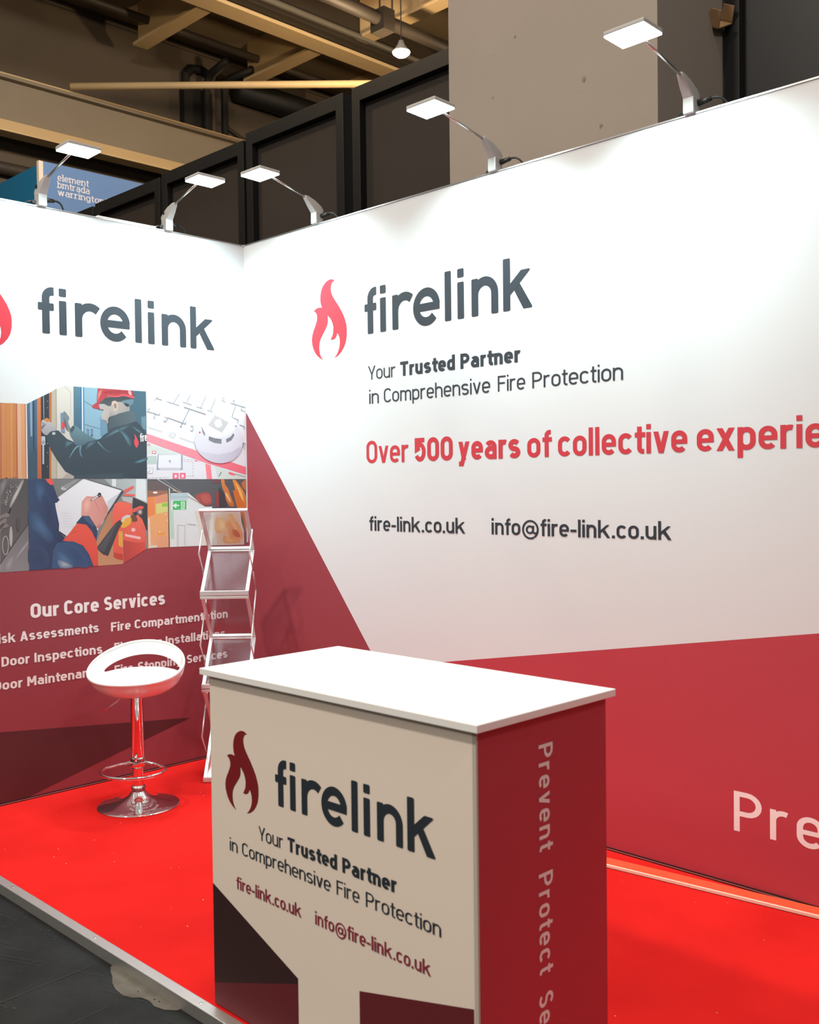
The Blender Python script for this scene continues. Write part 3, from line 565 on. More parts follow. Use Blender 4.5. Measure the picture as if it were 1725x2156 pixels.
((128,130,132),[-2309,18906,-2003,18224,-1971,18235,-2277,18917]),
((128,130,132),[-2241,18988,-1874,18170,-1842,18181,-2210,19000]),
((128,130,132),[-2174,19070,-1744,18116,-1712,18127,-2142,19082]),
((128,130,132),[-2045,19018,-1676,18198,-1644,18209,-2013,19029]),
((128,130,132),[-1916,18965,-1607,18280,-1575,18291,-1884,18977]),
((128,130,132),[-1787,18912,-1538,18362,-1506,18373,-1755,18924]),
((128,130,132),[-1657,18859,-1469,18445,-1437,18456,-1625,18870]),
((128,130,132),[-1527,18806,-1400,18527,-1368,18538,-1495,18817]),
((128,130,132),[-1396,18752,-1331,18610,-1299,18621,-1364,18764]),
((244,244,247),[-1680,18634,-1702,18544,-1760,18466,-1847,18412,-1948,18391,-2048,18406,-2131,18454,-2187,18527,-2205,18616,-2183,18706,-2125,18783,-2039,18837,-1938,18858,-1838,18844,-1754,18797,-1698,18723]),
((215,216,222),[-1900,18651,-1913,18621,-1943,18607,-1973,18619,-1985,18648,-1972,18679,-1942,18692,-1912,18681]),
],
'spray_work':[
((112,112,114),[-14347,15568,-12977,15564,-13031,11125,-14447,11128],(84,84,87),45),
((84,84,86),[-13965,15567,-13729,15662,-13465,15662,-13318,15565,-13373,15320,-13546,14981,-13727,14702,-13893,14536,-14066,14429,-14205,14374,-14289,14380,-14340,14437,-14371,14503,-14397,14543,-14404,14592,-14367,14712,-14271,14980,-14131,15321],(112,112,114),'r'),
((152,152,155),[-14178,15568,-14092,15616,-14001,15630,-13965,15567,-14025,15365,-14138,15087,-14236,14877,-14294,14785,-14337,14760,-14365,14796,-14378,14914,-14375,15093,-14354,15255,-14309,15382,-14246,15492],(112,112,114),'r'),
((150,150,155),[-14438,11513,-13017,13359,-13031,11125,-14447,11128],(120,120,125),60),
((172,172,178),[-14276,11188,-14257,11341,-14185,11549,-14094,11723,-13975,11847,-13838,11938,-13745,11956,-13728,11863,-13756,11698,-13798,11536,-13844,11388,-13904,11243,-13978,11147,-14087,11110,-14208,11122],(140,140,145),'r'),
((180,180,186),[-13572,11946,-13397,12173,-13186,12432,-13034,12600,-12963,12630,-12952,12568,-13028,12429,-13266,12149,-13587,11795,-13797,11578,-13806,11601,-13707,11758],(140,140,145),'r'),
((60,60,62),[-14430,11507,-13482,12768,-13510,12788,-14458,11528]),
((60,60,62),[-13494,12752,-13004,13383,-13033,13404,-13522,12772]),
((216,216,216),[-13284,15509,-13231,15541,-13193,15522,-13199,15437,-13274,15254,-13394,15008,-13509,14783,-13607,14603,-13701,14445,-13778,14323,-13835,14245,-13875,14203,-13902,14191,-13919,14206,-13923,14250,-13907,14326,-13862,14446,-13796,14597,-13726,14744,-13654,14872,-13577,14996,-13501,15121,-13424,15267,-13347,15414],(150,150,150),'r'),
((220,220,220),[-13818,15266,-13829,15251,-13850,15252,-13861,15266,-13850,15281,-13828,15281]),
((220,220,220),[-13949,14803,-13960,14789,-13981,14789,-13992,14804,-13981,14818,-13959,14818]),
((220,220,220),[-13859,14944,-13870,14930,-13891,14930,-13902,14945,-13891,14959,-13869,14959]),
((220,220,220),[-13572,15281,-13583,15267,-13605,15267,-13615,15281,-13604,15296,-13582,15296]),
((220,220,220),[-13867,15005,-13878,14990,-13900,14990,-13910,15005,-13899,15020,-13878,15019]),
((220,220,220),[-14109,14430,-14120,14416,-14141,14416,-14152,14431,-14141,14445,-14119,14445]),
((220,220,220),[-14001,14675,-14012,14660,-14034,14661,-14044,14676,-14033,14690,-14012,14690]),
((220,220,220),[-14114,14429,-14125,14414,-14146,14415,-14157,14429,-14146,14444,-14125,14443]),
((220,220,220),[-14064,14366,-14075,14352,-14096,14353,-14106,14367,-14095,14382,-14074,14381]),
((220,220,220),[-14058,14541,-14069,14526,-14090,14527,-14100,14541,-14089,14556,-14068,14555]),
((220,220,220),[-13857,15016,-13869,15002,-13890,15002,-13900,15017,-13889,15031,-13868,15031]),
((220,220,220),[-14084,14435,-14095,14421,-14116,14421,-14127,14436,-14116,14450,-14094,14450]),
((220,220,220),[-13985,15017,-13996,15003,-14018,15003,-14028,15018,-14017,15032,-13996,15032]),
((220,220,220),[-13822,15140,-13833,15125,-13855,15126,-13865,15140,-13854,15155,-13833,15154]),
((220,220,220),[-14014,14753,-14025,14739,-14046,14739,-14057,14754,-14046,14768,-14024,14768]),
((220,220,220),[-14031,14531,-14042,14517,-14063,14517,-14073,14532,-14062,14546,-14041,14546]),
((220,220,220),[-14067,14457,-14078,14443,-14100,14443,-14110,14458,-14099,14472,-14078,14472]),
((220,220,220),[-13704,15194,-13715,15179,-13737,15179,-13747,15194,-13736,15209,-13715,15208]),
((220,220,220),[-14117,14548,-14128,14534,-14150,14534,-14160,14549,-14149,14563,-14128,14563]),
((220,220,220),[-14021,14935,-14032,14921,-14053,14921,-14064,14936,-14053,14950,-14031,14950]),
((220,220,220),[-13794,15191,-13805,15177,-13826,15177,-13837,15191,-13826,15206,-13804,15206]),
((220,220,220),[-13822,14924,-13833,14910,-13855,14910,-13865,14925,-13854,14939,-13833,14939]),
((220,220,220),[-14020,14453,-14031,14438,-14052,14439,-14062,14453,-14052,14468,-14030,14467]),
((220,220,220),[-14026,14877,-14037,14862,-14058,14863,-14069,14877,-14058,14892,-14036,14891]),
((220,220,220),[-14011,14621,-14022,14606,-14043,14607,-14054,14621,-14043,14636,-14021,14635]),
((220,220,220),[-13878,14984,-13889,14969,-13910,14969,-13921,14984,-13910,14999,-13888,14998]),
((220,220,220),[-13527,15159,-13538,15145,-13560,15145,-13570,15160,-13559,15174,-13538,15174]),
((220,220,220),[-13881,14979,-13892,14964,-13913,14965,-13924,14979,-13913,14994,-13891,14993]),
((220,220,220),[-14091,14340,-14102,14326,-14124,14326,-14134,14341,-14123,14355,-14102,14355]),
((220,220,220),[-13941,14875,-13952,14861,-13973,14861,-13984,14876,-13973,14890,-13951,14890]),
((220,220,220),[-13841,14776,-13852,14762,-13873,14762,-13883,14777,-13872,14791,-13851,14791]),
((220,220,220),[-13995,14690,-14006,14675,-14028,14676,-14038,14691,-14027,14705,-14006,14705]),
((220,220,220),[-14004,14921,-14015,14906,-14036,14907,-14046,14921,-14035,14936,-14014,14935]),
((220,220,220),[-13487,15203,-13498,15188,-13520,15188,-13530,15203,-13519,15218,-13498,15218]),
((42,42,44),[-13993,13928,-13876,14178,-13833,14164,-13934,13884]),
((138,133,133),[-14387,13813,-14129,13953,-13959,13914,-13941,13779,-14083,13733,-14069,13573,-14140,13470,-13951,13337,-14102,13238,-14273,13236,-14405,13019]),
((96,92,92),[-14390,13667,-14316,13703,-14213,13734,-14134,13751,-14093,13750,-14075,13735,-14083,13716,-14128,13695,-14199,13670,-14264,13642,-14315,13602,-14361,13559,-14393,13542,-14411,13568,-14415,13620]),
((90,88,88),[-14397,13374,-14334,13420,-14249,13453,-14182,13472,-14148,13477,-14132,13468,-14141,13441,-14186,13384,-14255,13308,-14315,13246,-14354,13200,-14383,13166,-14401,13165,-14414,13218,-14417,13302]),
((172,172,174),[-14043,12410,-14056,12244,-14005,12239,-13992,12405]),
((172,172,174),[-14051,12277,-14080,12125,-14030,12114,-14001,12266]),
((172,172,174),[-14072,12158,-14116,12034,-14068,12015,-14023,12140]),
((172,172,174),[-14099,12066,-14158,11981,-14116,11951,-14057,12036]),
((172,172,174),[-14125,12007,-14198,11976,-14177,11930,-14104,11961]),
((172,172,174),[-14148,11974,-14220,12013,-14243,11969,-14172,11930]),
((172,172,174),[-14188,11982,-14243,12073,-14286,12049,-14232,11958]),
((172,172,174),[-14228,12040,-14267,12168,-14315,12155,-14277,12027]),
((172,172,174),[-14259,12135,-14281,12289,-14332,12283,-14310,12129]),
((172,172,174),[-14278,12256,-14283,12422,-14334,12422,-14329,12256]),
((172,172,174),[-14284,12390,-14272,12555,-14322,12560,-14335,12395]),
((172,172,174),[-14276,12523,-14247,12674,-14297,12684,-14326,12533]),
((172,172,174),[-14256,12641,-14212,12766,-14260,12783,-14304,12659]),
((172,172,174),[-14228,12733,-14169,12819,-14212,12848,-14270,12762]),
((172,172,174),[-14202,12792,-14129,12824,-14151,12870,-14224,12838]),
((172,172,174),[-14179,12826,-14108,12788,-14084,12832,-14156,12870]),
((172,172,174),[-14140,12818,-14085,12727,-14041,12752,-14096,12843]),
((172,172,174),[-14100,12761,-14061,12632,-14012,12646,-14051,12774]),
((172,172,174),[-14068,12666,-14046,12512,-13995,12517,-14018,12672]),
((172,172,174),[-14049,12545,-14044,12378,-13993,12378,-13998,12545]),
((188,188,192),[-13808,12805,-13818,12614,-13840,12454,-13869,12347,-13901,12311,-13931,12350,-13955,12459,-13969,12621,-13971,12812,-13960,13001,-13939,13162,-13910,13269,-13878,13305,-13848,13266,-13824,13157,-13810,12995]),
((88,88,90),[-13414,13382,-13432,13213,-13473,13090,-13526,13047,-13577,13094,-13612,13219,-13622,13389,-13605,13558,-13564,13680,-13511,13724,-13460,13677,-13425,13552]),
],
'inspection':[
((118,121,121),[-12977,15564,-6479,15540,-6529,11889,-7964,11138,-7995,11122,-13022,11129],(140,146,148),0),
((165,175,178),[-8969,15549,-6479,15540,-6495,14259,-7228,14560,-8532,15162],(190,200,202),0),
((226,236,239),[-7130,15542,-6583,15541,-6546,14330,-7176,14559]),
((226,231,236),[-8524,15548,-8294,15547,-8302,15151,-8521,15185]),
((62,64,70),[-7330,14589,-6496,14221,-6516,12767,-7399,13770]),
((185,132,98),[-9554,12171,-8709,13851,-8356,14024,-7861,11214,-7995,11122,-9431,11122],(204,150,114),270),
((226,232,240),[-10106,15553,-7960,14952,-8837,13628,-9417,12882,-11086,12730,-11450,12964,-11646,14494,-11506,14622],(240,244,250),60),
((205,212,222),[-8821,14397,-7960,14938,-8402,14252,-8783,13853]),
((75,80,90),[-7969,14965,-7834,14909,-8786,13695,-9076,13297,-8859,13765]),
((92,96,102),[-9820,15530,-7959,14997,-7970,14938,-9845,15485]),
((60,60,66),[-11450,12986,-11108,12753,-11142,12688,-11461,12899]),
((192,197,202),[-10983,15087,-10994,15054,-11023,15026,-11068,15005,-11123,14994,-11181,14995,-11235,15007,-11279,15028,-11307,15058,-11316,15091,-11306,15123,-11276,15152,-11231,15173,-11177,15184,-11119,15183,-11065,15172,-11021,15150,-10992,15120]),
((150,155,158),[-11264,15186,-10462,15554,-10320,15554,-10988,15052]),
((205,214,225),[-11345,13869,-10824,13810,-10822,13827,-11343,13886]),
((205,214,225),[-11311,13737,-10789,13677,-10787,13694,-11309,13754]),
((205,214,225),[-11277,13605,-10755,13544,-10753,13561,-11275,13622]),
((205,214,225),[-11243,13472,-10720,13410,-10718,13428,-11241,13490]),
((205,214,225),[-11209,13340,-10686,13277,-10684,13294,-11206,13357]),
((205,214,225),[-11174,13207,-10651,13143,-10649,13161,-11172,13225]),
((228,92,78),[-8535,13846,-8402,14252,-8148,14384,-7490,14288,-7385,13908,-7514,13175,-7979,12825,-7981,11336,-8520,11528,-8537,13029],(242,110,92),90),
((200,72,64),[-8515,11755,-7974,11634,-7981,11322,-8262,11385,-8520,11519]),
((235,170,70),[-8206,12834,-7969,12825,-7977,11991,-8222,12081]),
((222,88,76),[-7929,12823,-7510,13359,-7091,13669,-6826,13430,-6638,12958,-6576,12396,-6651,11816,-7964,11147],(240,112,96),60),
((188,70,70),[-7938,12365,-7123,12189,-6664,12213,-6651,11816,-7964,11147],(222,88,76),0),
((236,118,104),[-6895,13153,-6847,13148,-6762,13018,-6692,12867,-6651,12710,-6626,12533,-6623,12398,-6652,12306,-6704,12257,-6756,12311,-6814,12565,-6873,12922],(228,95,82),'r'),
((246,195,195),[-7855,12692,-6935,12491,-6953,12357,-7833,12562]),
((246,195,190),[-7232,12878,-7240,12844,-7262,12814,-7296,12793,-7336,12782,-7379,12784,-7419,12798,-7451,12822,-7472,12853,-7479,12888,-7471,12922,-7449,12952,-7415,12973,-7375,12984,-7332,12982,-7292,12969,-7260,12945,-7239,12913]),
((190,190,190),[-7992,14632,-7356,14576,-7414,14254,-7946,14416]),
((236,100,95),[-7858,14964,-7317,15188,-7258,15077,-7785,14798]),
((236,110,100),[-7887,14772,-7224,14745,-7216,14634,-7890,14672]),
((232,96,86),[-7446,13947,-6926,14128,-6708,14086,-6763,13962,-7399,13761]),
((120,110,108),[-6777,13791,-6789,13734,-6821,13684,-6869,13648,-6927,13630,-6988,13632,-7045,13653,-7091,13692,-7121,13743,-7130,13800,-7118,13857,-7087,13906,-7039,13942,-6981,13960,-6920,13959,-6863,13938,-6816,13899,-6787,13848]),
((200,190,190),[-6850,13802,-6856,13770,-6873,13743,-6898,13723,-6929,13713,-6962,13713,-6992,13725,-7016,13747,-7032,13775,-7037,13807,-7030,13838,-7014,13866,-6988,13886,-6958,13896,-6925,13895,-6895,13883,-6870,13862,-6855,13834]),
((120,80,60),[-7505,13589,-7441,13647,-7338,13683,-7246,13674,-7172,13584,-7110,13449,-7098,13346,-7176,13300,-7304,13287,-7408,13310,-7469,13387,-7507,13499]),
((236,178,72),[-8060,13331,-8000,13411,-7912,13482,-7812,13529,-7689,13551,-7555,13550,-7466,13514,-7444,13425,-7467,13302,-7524,13194,-7626,13112,-7760,13044,-7874,13004,-7952,12996,-8010,13014,-8050,13057,-8075,13134,-8082,13237]),
((216,211,211),[-8044,13354,-7974,13557,-7718,13678,-7494,13644,-7527,13544,-7813,13506,-7908,13317]),
((68,70,76),[-8383,13260,-8118,13434,-7981,13237,-8178,12970,-8826,11600,-9101,11688,-9470,12032,-8679,12944]),
((84,87,93),[-8424,13207,-8272,13270,-9049,11784,-9387,12005]),
((58,82,118),[-12977,15564,-12077,15560,-11720,15277,-11505,14666,-11389,14524,-11534,14396,-11649,14364,-11443,13313,-11474,12921,-11226,12692,-11022,12419,-11560,11127,-13022,11129],(40,58,92),0),
((80,116,156),[-13001,14050,-12874,14104,-12690,14052,-12516,13952,-12378,13813,-12251,13625,-12124,13423,-11970,13201,-11815,12964,-11730,12757,-11752,12581,-11845,12437,-11966,12377,-12109,12442,-12279,12589,-12453,12745,-12644,12875,-12838,13013,-12976,13196,-13040,13486,-13049,13821],(54,78,114),'r'),
((72,106,146),[-12616,15498,-12483,15513,-12308,15442,-12172,15324,-12103,15146,-12074,14920,-12095,14719,-12191,14540,-12336,14386,-12463,14337,-12555,14454,-12629,14674,-12673,14899,-12688,15124,-12673,15354],(52,76,112),'r'),
((45,62,95),[-12274,14764,-12128,14796,-11913,14706,-11737,14496,-11628,14077,-11560,13536,-11561,13142,-11677,13003,-11863,13012,-12018,13116,-12103,13329,-12159,13637,-12203,13944,-12257,14258,-12299,14572],(52,74,110),'r'),
((50,72,106),[-12973,12341,-12736,12374,-12405,12260,-12153,12084,-12029,11826,-11987,11507,-12058,11277,-12325,11175,-12702,11164,-12975,11271,-13071,11597,-13067,12042],(58,82,118),'r'),
((236,92,78),[-12113,15560,-11751,15559,-11693,15277,-11848,15261,-11990,15391]),
((62,95,135),[-11555,12401,-10718,12449,-10203,12203,-9829,11737,-9640,11126,-11857,11129,-11792,12021],(50,78,118),0),
((48,75,115),[-11328,12259,-11172,12306,-10888,12289,-10629,12224,-10447,12106,-10293,11940,-10165,11756,-10045,11538,-9953,11303,-9938,11136,-10047,11070,-10232,11074,-10416,11140,-10570,11289,-10723,11499,-10875,11708,-11069,11915,-11262,12120],(60,90,130),'r'),
((84,122,162),[-11609,12011,-11520,12032,-11391,11993,-11243,11904,-11043,11738,-10823,11520,-10695,11344,-10715,11233,-10827,11165,-10980,11163,-11192,11257,-11442,11415,-11619,11576,-11676,11739,-11662,11905],(60,92,132),'r'),
((176,186,200),[-11573,11551,-11464,11559,-11284,11507,-11114,11436,-10947,11341,-10790,11227,-10746,11144,-10907,11104,-11180,11095,-11398,11134,-11515,11261,-11579,11436],(90,118,150),'r'),
((236,96,80),[-10520,13316,-10083,13332,-9706,12983,-9499,12482,-9389,11938,-9396,11128,-9649,11127,-9877,11740,-10203,12203,-10718,12427,-11286,12484,-10992,12770],(226,82,70),270),
((200,72,66),[-10896,12854,-10799,12897,-10676,12939,-10565,12964,-10468,12960,-10385,12940,-10353,12920,-10401,12913,-10501,12906,-10614,12886,-10749,12831,-10898,12762,-10993,12726,-11004,12748,-10963,12802],(232,92,78),'r'),
((52,72,105),[-10194,13713,-9835,13694,-9507,13245,-9388,12881,-9467,12400,-9708,12894,-9989,13239,-10548,13343]),
((74,98,134),[-10171,13646,-10126,13690,-10008,13689,-9884,13637,-9758,13491,-9626,13292,-9557,13157,-9590,13136,-9686,13179,-9797,13255,-9936,13379,-10091,13535]),
((229,167,157),[-10265,13706,-10212,14423,-9958,14685,-9573,14657,-9329,14712,-9085,14694,-8920,14353,-8773,14070,-8835,13719,-9115,13321,-9307,13004,-9461,13109,-9836,13676],(212,146,138),0),
((240,190,178),[-10133,14333,-10075,14447,-9992,14541,-9912,14587,-9834,14574,-9760,14514,-9723,14414,-9747,14243,-9808,14033,-9879,13882,-9961,13828,-10052,13834,-10118,13888,-10148,14011,-10154,14183],(229,167,157),'r'),
((206,138,130),[-9575,14590,-9562,14535,-9517,14410,-9460,14274,-9384,14115,-9298,13945,-9250,13865,-9268,13944,-9325,14114,-9387,14273,-9457,14409,-9533,14535]),
((214,142,136),[-9047,14198,-8973,14192,-8862,14134,-8783,14070,-8768,14009,-8785,13941,-8817,13890,-8865,13855,-8928,13836,-8980,13858,-9022,13961,-9053,14106]),
((200,128,122),[-9461,13109,-9164,13323,-9307,13004]),
((152,132,132),[-9790,14451,-9353,14757,-9229,14845,-9154,14695,-9283,14599,-9724,14405]),
((225,222,222),[-9673,14502,-9354,14712,-9321,14653,-9626,14457]),
((45,45,48),[-9143,14736,-9150,14696,-9168,14661,-9194,14635,-9226,14622,-9260,14622,-9292,14637,-9317,14663,-9333,14699,-9338,14739,-9332,14778,-9314,14813,-9288,14839,-9255,14852,-9221,14852,-9190,14838,-9164,14811,-9148,14776]),
((150,150,152),[-9202,14710,-9215,14678,-9242,14665,-9270,14679,-9281,14711,-9268,14742,-9241,14755,-9213,14742]),
],
'exit_corridor':[
((92,95,100),[-6485,15522,-91,15498,-120,11757,-3301,11843,-5185,11862,-6380,11882,-6540,11813]),
((108,94,96),[-6466,15381,-5848,15445,-5159,15033,-5204,14727,-6481,14645]),
((240,166,102),[-6481,14645,-5204,14741,-5244,11865,-6380,11882,-6518,11822],(238,176,128),270),
((160,112,92),[-6476,14913,-5239,14912,-5205,14693,-5633,14632,-6483,14538]),
((238,140,86),[-6483,14578,-6057,14605,-6057,13661,-6497,13539]),
((224,150,120),[-6018,14604,-5262,14762,-5252,14319,-6007,14233]),
((236,168,130),[-6045,12429,-5231,12478,-5244,11865,-6037,11871]),
((226,216,202),[-6483,13472,-6363,13434,-6331,12021,-5950,12009,-5952,11880,-6456,11866]),
((216,216,132),[-5969,14198,-5245,14285,-5279,13775,-5961,13658]),
((150,202,82),[-5642,14208,-5245,14251,-5273,14041,-5607,14062]),
((242,160,70),[-5906,12643,-5481,12659,-5483,12540,-5908,12524]),
((255,255,252),[-5876,14811,-5885,14794,-5909,14779,-5946,14768,-5991,14763,-6039,14763,-6084,14770,-6120,14782,-6143,14797,-6151,14815,-6143,14832,-6119,14847,-6082,14857,-6037,14863,-5989,14862,-5944,14856,-5908,14844,-5884,14828]),
((250,230,205),[-5348,13634,-5364,13615,-5403,13608,-5441,13618,-5457,13637,-5440,13656,-5402,13663,-5363,13654]),
((250,230,205),[-5735,12703,-5751,12685,-5790,12678,-5828,12688,-5843,12708,-5827,12726,-5789,12733,-5751,12723]),
((250,230,205),[-5218,13313,-5234,13295,-5273,13288,-5311,13297,-5327,13317,-5311,13336,-5272,13342,-5233,13333]),
((62,76,78),[-5240,14898,-5182,15027,-5193,11862,-5248,11865]),
((222,225,228),[-5086,14760,-3973,14779,-2927,13994,-2428,13983,-2471,11822,-5138,11866],(232,234,236),270),
((192,221,203),[-5105,13839,-4909,13834,-4901,12293,-5121,12303]),
((214,225,216),[-5182,15040,-5112,15019,-5130,11859,-5185,11862]),
((225,225,225),[-5883,15512,-4573,14797,-4554,14823,-5865,15537]),
((170,170,170),[-5550,15514,-4343,14789,-4329,14806,-5537,15530]),
((205,180,150),[-4950,14910,-4446,14776,-4429,14822,-4933,14956]),
((206,176,140),[-3997,14521,-2844,13956,-2826,13983,-3979,14548]),
((60,60,62),[-3990,14580,-2803,13979,-2790,13997,-3978,14598]),
((186,206,216),[-5095,14709,-4006,14780,-3981,14392,-5035,14377]),
((140,155,165),[-5057,14529,-3991,14564,-3992,14581,-5058,14546]),
((70,190,106),[-4918,14347,-4083,14352,-4113,13866,-4956,13862]),
((235,248,238),[-4951,14102,-4743,14224,-4697,14154,-4792,14132,-4555,14134,-4556,14066,-4794,14064,-4708,14017,-4768,13957]),
((214,240,214),[-4432,14297,-4192,14299,-4213,13885,-4453,13884]),
((70,170,98),[-4274,14232,-4284,14210,-4306,14201,-4329,14211,-4338,14233,-4328,14255,-4305,14263,-4283,14254]),
((70,170,98),[-4319,14203,-4375,14058,-4345,14049,-4288,14194]),
((70,170,98),[-4374,14055,-4272,13991,-4253,14014,-4356,14077]),
((70,170,98),[-4281,14020,-4331,13920,-4301,13909,-4252,14010]),
((70,170,98),[-4366,14075,-4442,13959,-4414,13945,-4339,14061]),
((70,170,98),[-4398,14175,-4246,14116,-4236,14134,-4388,14194]),
((168,170,176),[-4701,11865,-4669,13037,-4692,13038,-4724,11866]),
((168,170,176),[-4689,13022,-4225,12977,-4223,12998,-4687,13043]),
((168,170,176),[-4243,12995,-4278,11878,-4254,11877,-4219,12994]),
((185,186,192),[-4643,11870,-4601,12965,-4620,12966,-4663,11871]),
((205,207,212),[-4152,13405,-4184,11882,-4163,11881,-4132,13405]),
((165,165,170),[-4040,13092,-3515,13015,-3515,12980,-4041,13050]),
((172,82,80),[-3552,14600,-3438,14677,-3234,14733,-3036,14767,-2868,14787,-2707,14783,-2580,14726,-2487,14570,-2428,14360,-2432,14195,-2528,14109,-2686,14068,-2843,14062,-2984,14094,-3124,14161,-3252,14246,-3390,14358,-3516,14490]),
((190,96,90),[-3163,14594,-3038,14655,-2831,14681,-2665,14657,-2579,14548,-2536,14390,-2548,14267,-2642,14205,-2790,14180,-2923,14204,-3040,14313,-3143,14472]),
((150,72,76),[-2201,14809,-1969,14788,-1973,13972,-2176,13977]),
((122,82,88),[-2460,15493,-2279,15514,-2010,15512,-1828,15490,-1813,15435,-1886,15359,-1980,15303,-2086,15277,-2213,15270,-2318,15287,-2408,15347,-2477,15431]),
((70,68,74),[-1984,15108,-1567,14676,-1410,13959,-1964,13972]),
((224,140,82),[-1815,15469,-1760,15515,-1667,15506,-1594,15468,-1570,15399,-1566,15302,-1548,15211,-1498,15150,-1433,15095,-1367,15013,-1306,14887,-1243,14732,-1173,14563,-1074,14359,-968,14139,-925,13984,-990,13931,-1117,13943,-1237,13991,-1331,14074,-1419,14193,-1488,14318,-1528,14450,-1549,14589,-1575,14712,-1613,14797,-1656,14866,-1698,14963,-1750,15132,-1802,15328],(196,110,64),270),
((240,185,130),[-1566,14712,-1536,14747,-1457,14734,-1374,14674,-1286,14528,-1194,14334,-1146,14204,-1170,14188,-1239,14235,-1316,14315,-1410,14443,-1513,14602]),
((232,150,72),[-1043,15487,-817,15457,-595,15204,-251,14803,-91,14365,-104,13276,-460,13576,-709,14304,-891,15026],(206,116,56),270),
((214,118,58),[-1025,14866,-697,14934,-446,14299,-104,13712,-119,12295,-335,13210,-802,14018]),
((245,190,110),[-820,15313,-734,15241,-573,15027,-436,14805,-349,14583,-287,14353,-271,14223,-325,14250,-425,14378,-529,14553,-649,14822,-772,15139]),
((202,122,78),[-449,15275,-167,15483,-83,15483,-92,14801,-344,15021]),
((226,216,205),[-3589,13766,-545,13759,-320,11759,-3136,11841],(232,226,216),270),
((206,190,180),[-3264,13652,-3019,13730,-2643,13762,-2349,13733,-2202,13606,-2140,13418,-2190,13269,-2419,13182,-2757,13134,-3027,13155,-3192,13292,-3292,13495],(226,216,205),'r'),
((232,168,114),[-2312,13485,-1587,13678,-636,13581,-304,12557,-297,11776,-2134,11830,-2239,12916],(226,205,185),'r'),
((241,212,155),[-2232,13270,-2051,13342,-1799,13337,-1595,13286,-1474,13181,-1403,13031,-1388,12886,-1443,12753,-1555,12626,-1695,12540,-1882,12495,-2096,12491,-2246,12562,-2306,12773,-2303,13060],(234,180,124),'r'),
((216,132,82),[-1599,13072,-1372,13149,-1024,13167,-733,13079,-541,12803,-408,12420,-401,12126,-604,11991,-930,11948,-1190,11981,-1301,12113,-1348,12321,-1395,12528,-1503,12730,-1610,12931],(232,168,114),'r'),
((238,178,118),[-1334,13457,-1282,13537,-1175,13561,-1073,13521,-997,13394,-926,13202,-866,13011,-802,12809,-748,12606,-745,12502,-828,12553,-962,12703,-1086,12875,-1194,13073,-1292,13294]),
((196,104,64),[-1090,12659,-1003,12675,-863,12640,-743,12574,-653,12455,-583,12305,-575,12206,-675,12191,-836,12228,-967,12295,-1045,12413,-1094,12561]),
((240,190,130),[-1699,12326,-1608,12320,-1460,12247,-1273,12165,-970,12079,-625,11983,-493,11912,-770,11872,-1257,11858,-1622,11895,-1743,12027,-1749,12210],(226,160,110),'r'),
],
}

def flame_poly(u0, v0, sx, sz): return [(u0+FLAME[i]*1e-4*sx, v0+FLAME[i+1]*1e-4*sz) for i in range(0, len(FLAME), 2)]
def rnd_rect(x0, y0, x1, y1, r=.006):
    o = []
    for cx_, cy_, a in ((x1-r, y1-r, 0), (x0+r, y1-r, 90), (x0+r, y0+r, 180), (x1-r, y0+r, 270)): o += arc(cx_, cy_, r, r, a, a+90, 3)
    return o
def logo_polys():
    """the round lower-case word mark, metres at wall size, origin at the first letter"""
    w = .0405; h = w/2; A = .2285; X = .168; o = []
    x = .0422
    o += strip([(x, .004), (x, A-h-.040)]+arc(x+.034, A-h-.034, .034, .034, 180, 92, 8)+[(.0865, A-h)], w)+[rnd_rect(x-h, 0, x+h, .05)]
    o += [rnd_rect(0, .113, .086, .113+.037)]
    for x0 in (.1338, .6485): o += [rnd_rect(x0-h, 0, x0+h, X), rnd_rect(x0-h, .188, x0+h, A)]
    x = .2202
    o += [rnd_rect(x-h, 0, x+h, X)]+strip(arc(x+.066, .088, .066, .066, 180, 48, 12), w)
    cx_, R = .4306, .0675
    o += strip([(cx_-R, .083), (cx_+R+h*.9, .083)], w*.92)+strip(arc(cx_, .084, R, R+.002, 4, 318, 36), w)
    x = .5695; o += [rnd_rect(x-h, 0, x+h, A)]
    x = .7345; R = .0584
    o += [rnd_rect(x-h, 0, x+h, X)]+strip(arc(x+R, X-h-R+.003, R, R, 180, 0, 18)+[(x+2*R, .006)], w)+[rnd_rect(x+2*R-h, 0, x+2*R+h, .06)]
    x = .9195
    o += [rnd_rect(x-h, 0, x+h, A)]
    o += [[(x+.01, .058), (x+.01, .108), (1.000, X), (1.046, X), (1.050, X-.005)]]
    o += [[(.962, .084), (.992, .114), (1.0606, .006), (1.056, 0), (1.012, 0)]]
    return o
LOGO = logo_polys()
def put_logo(bm, fr, u0, v0, sx, sz, mi=0):
    for i, p in enumerate(LOGO): put(bm, fr, move(p, lambda x, y: (u0+x*sx, v0+y*sz)), i*LIFT, mi)

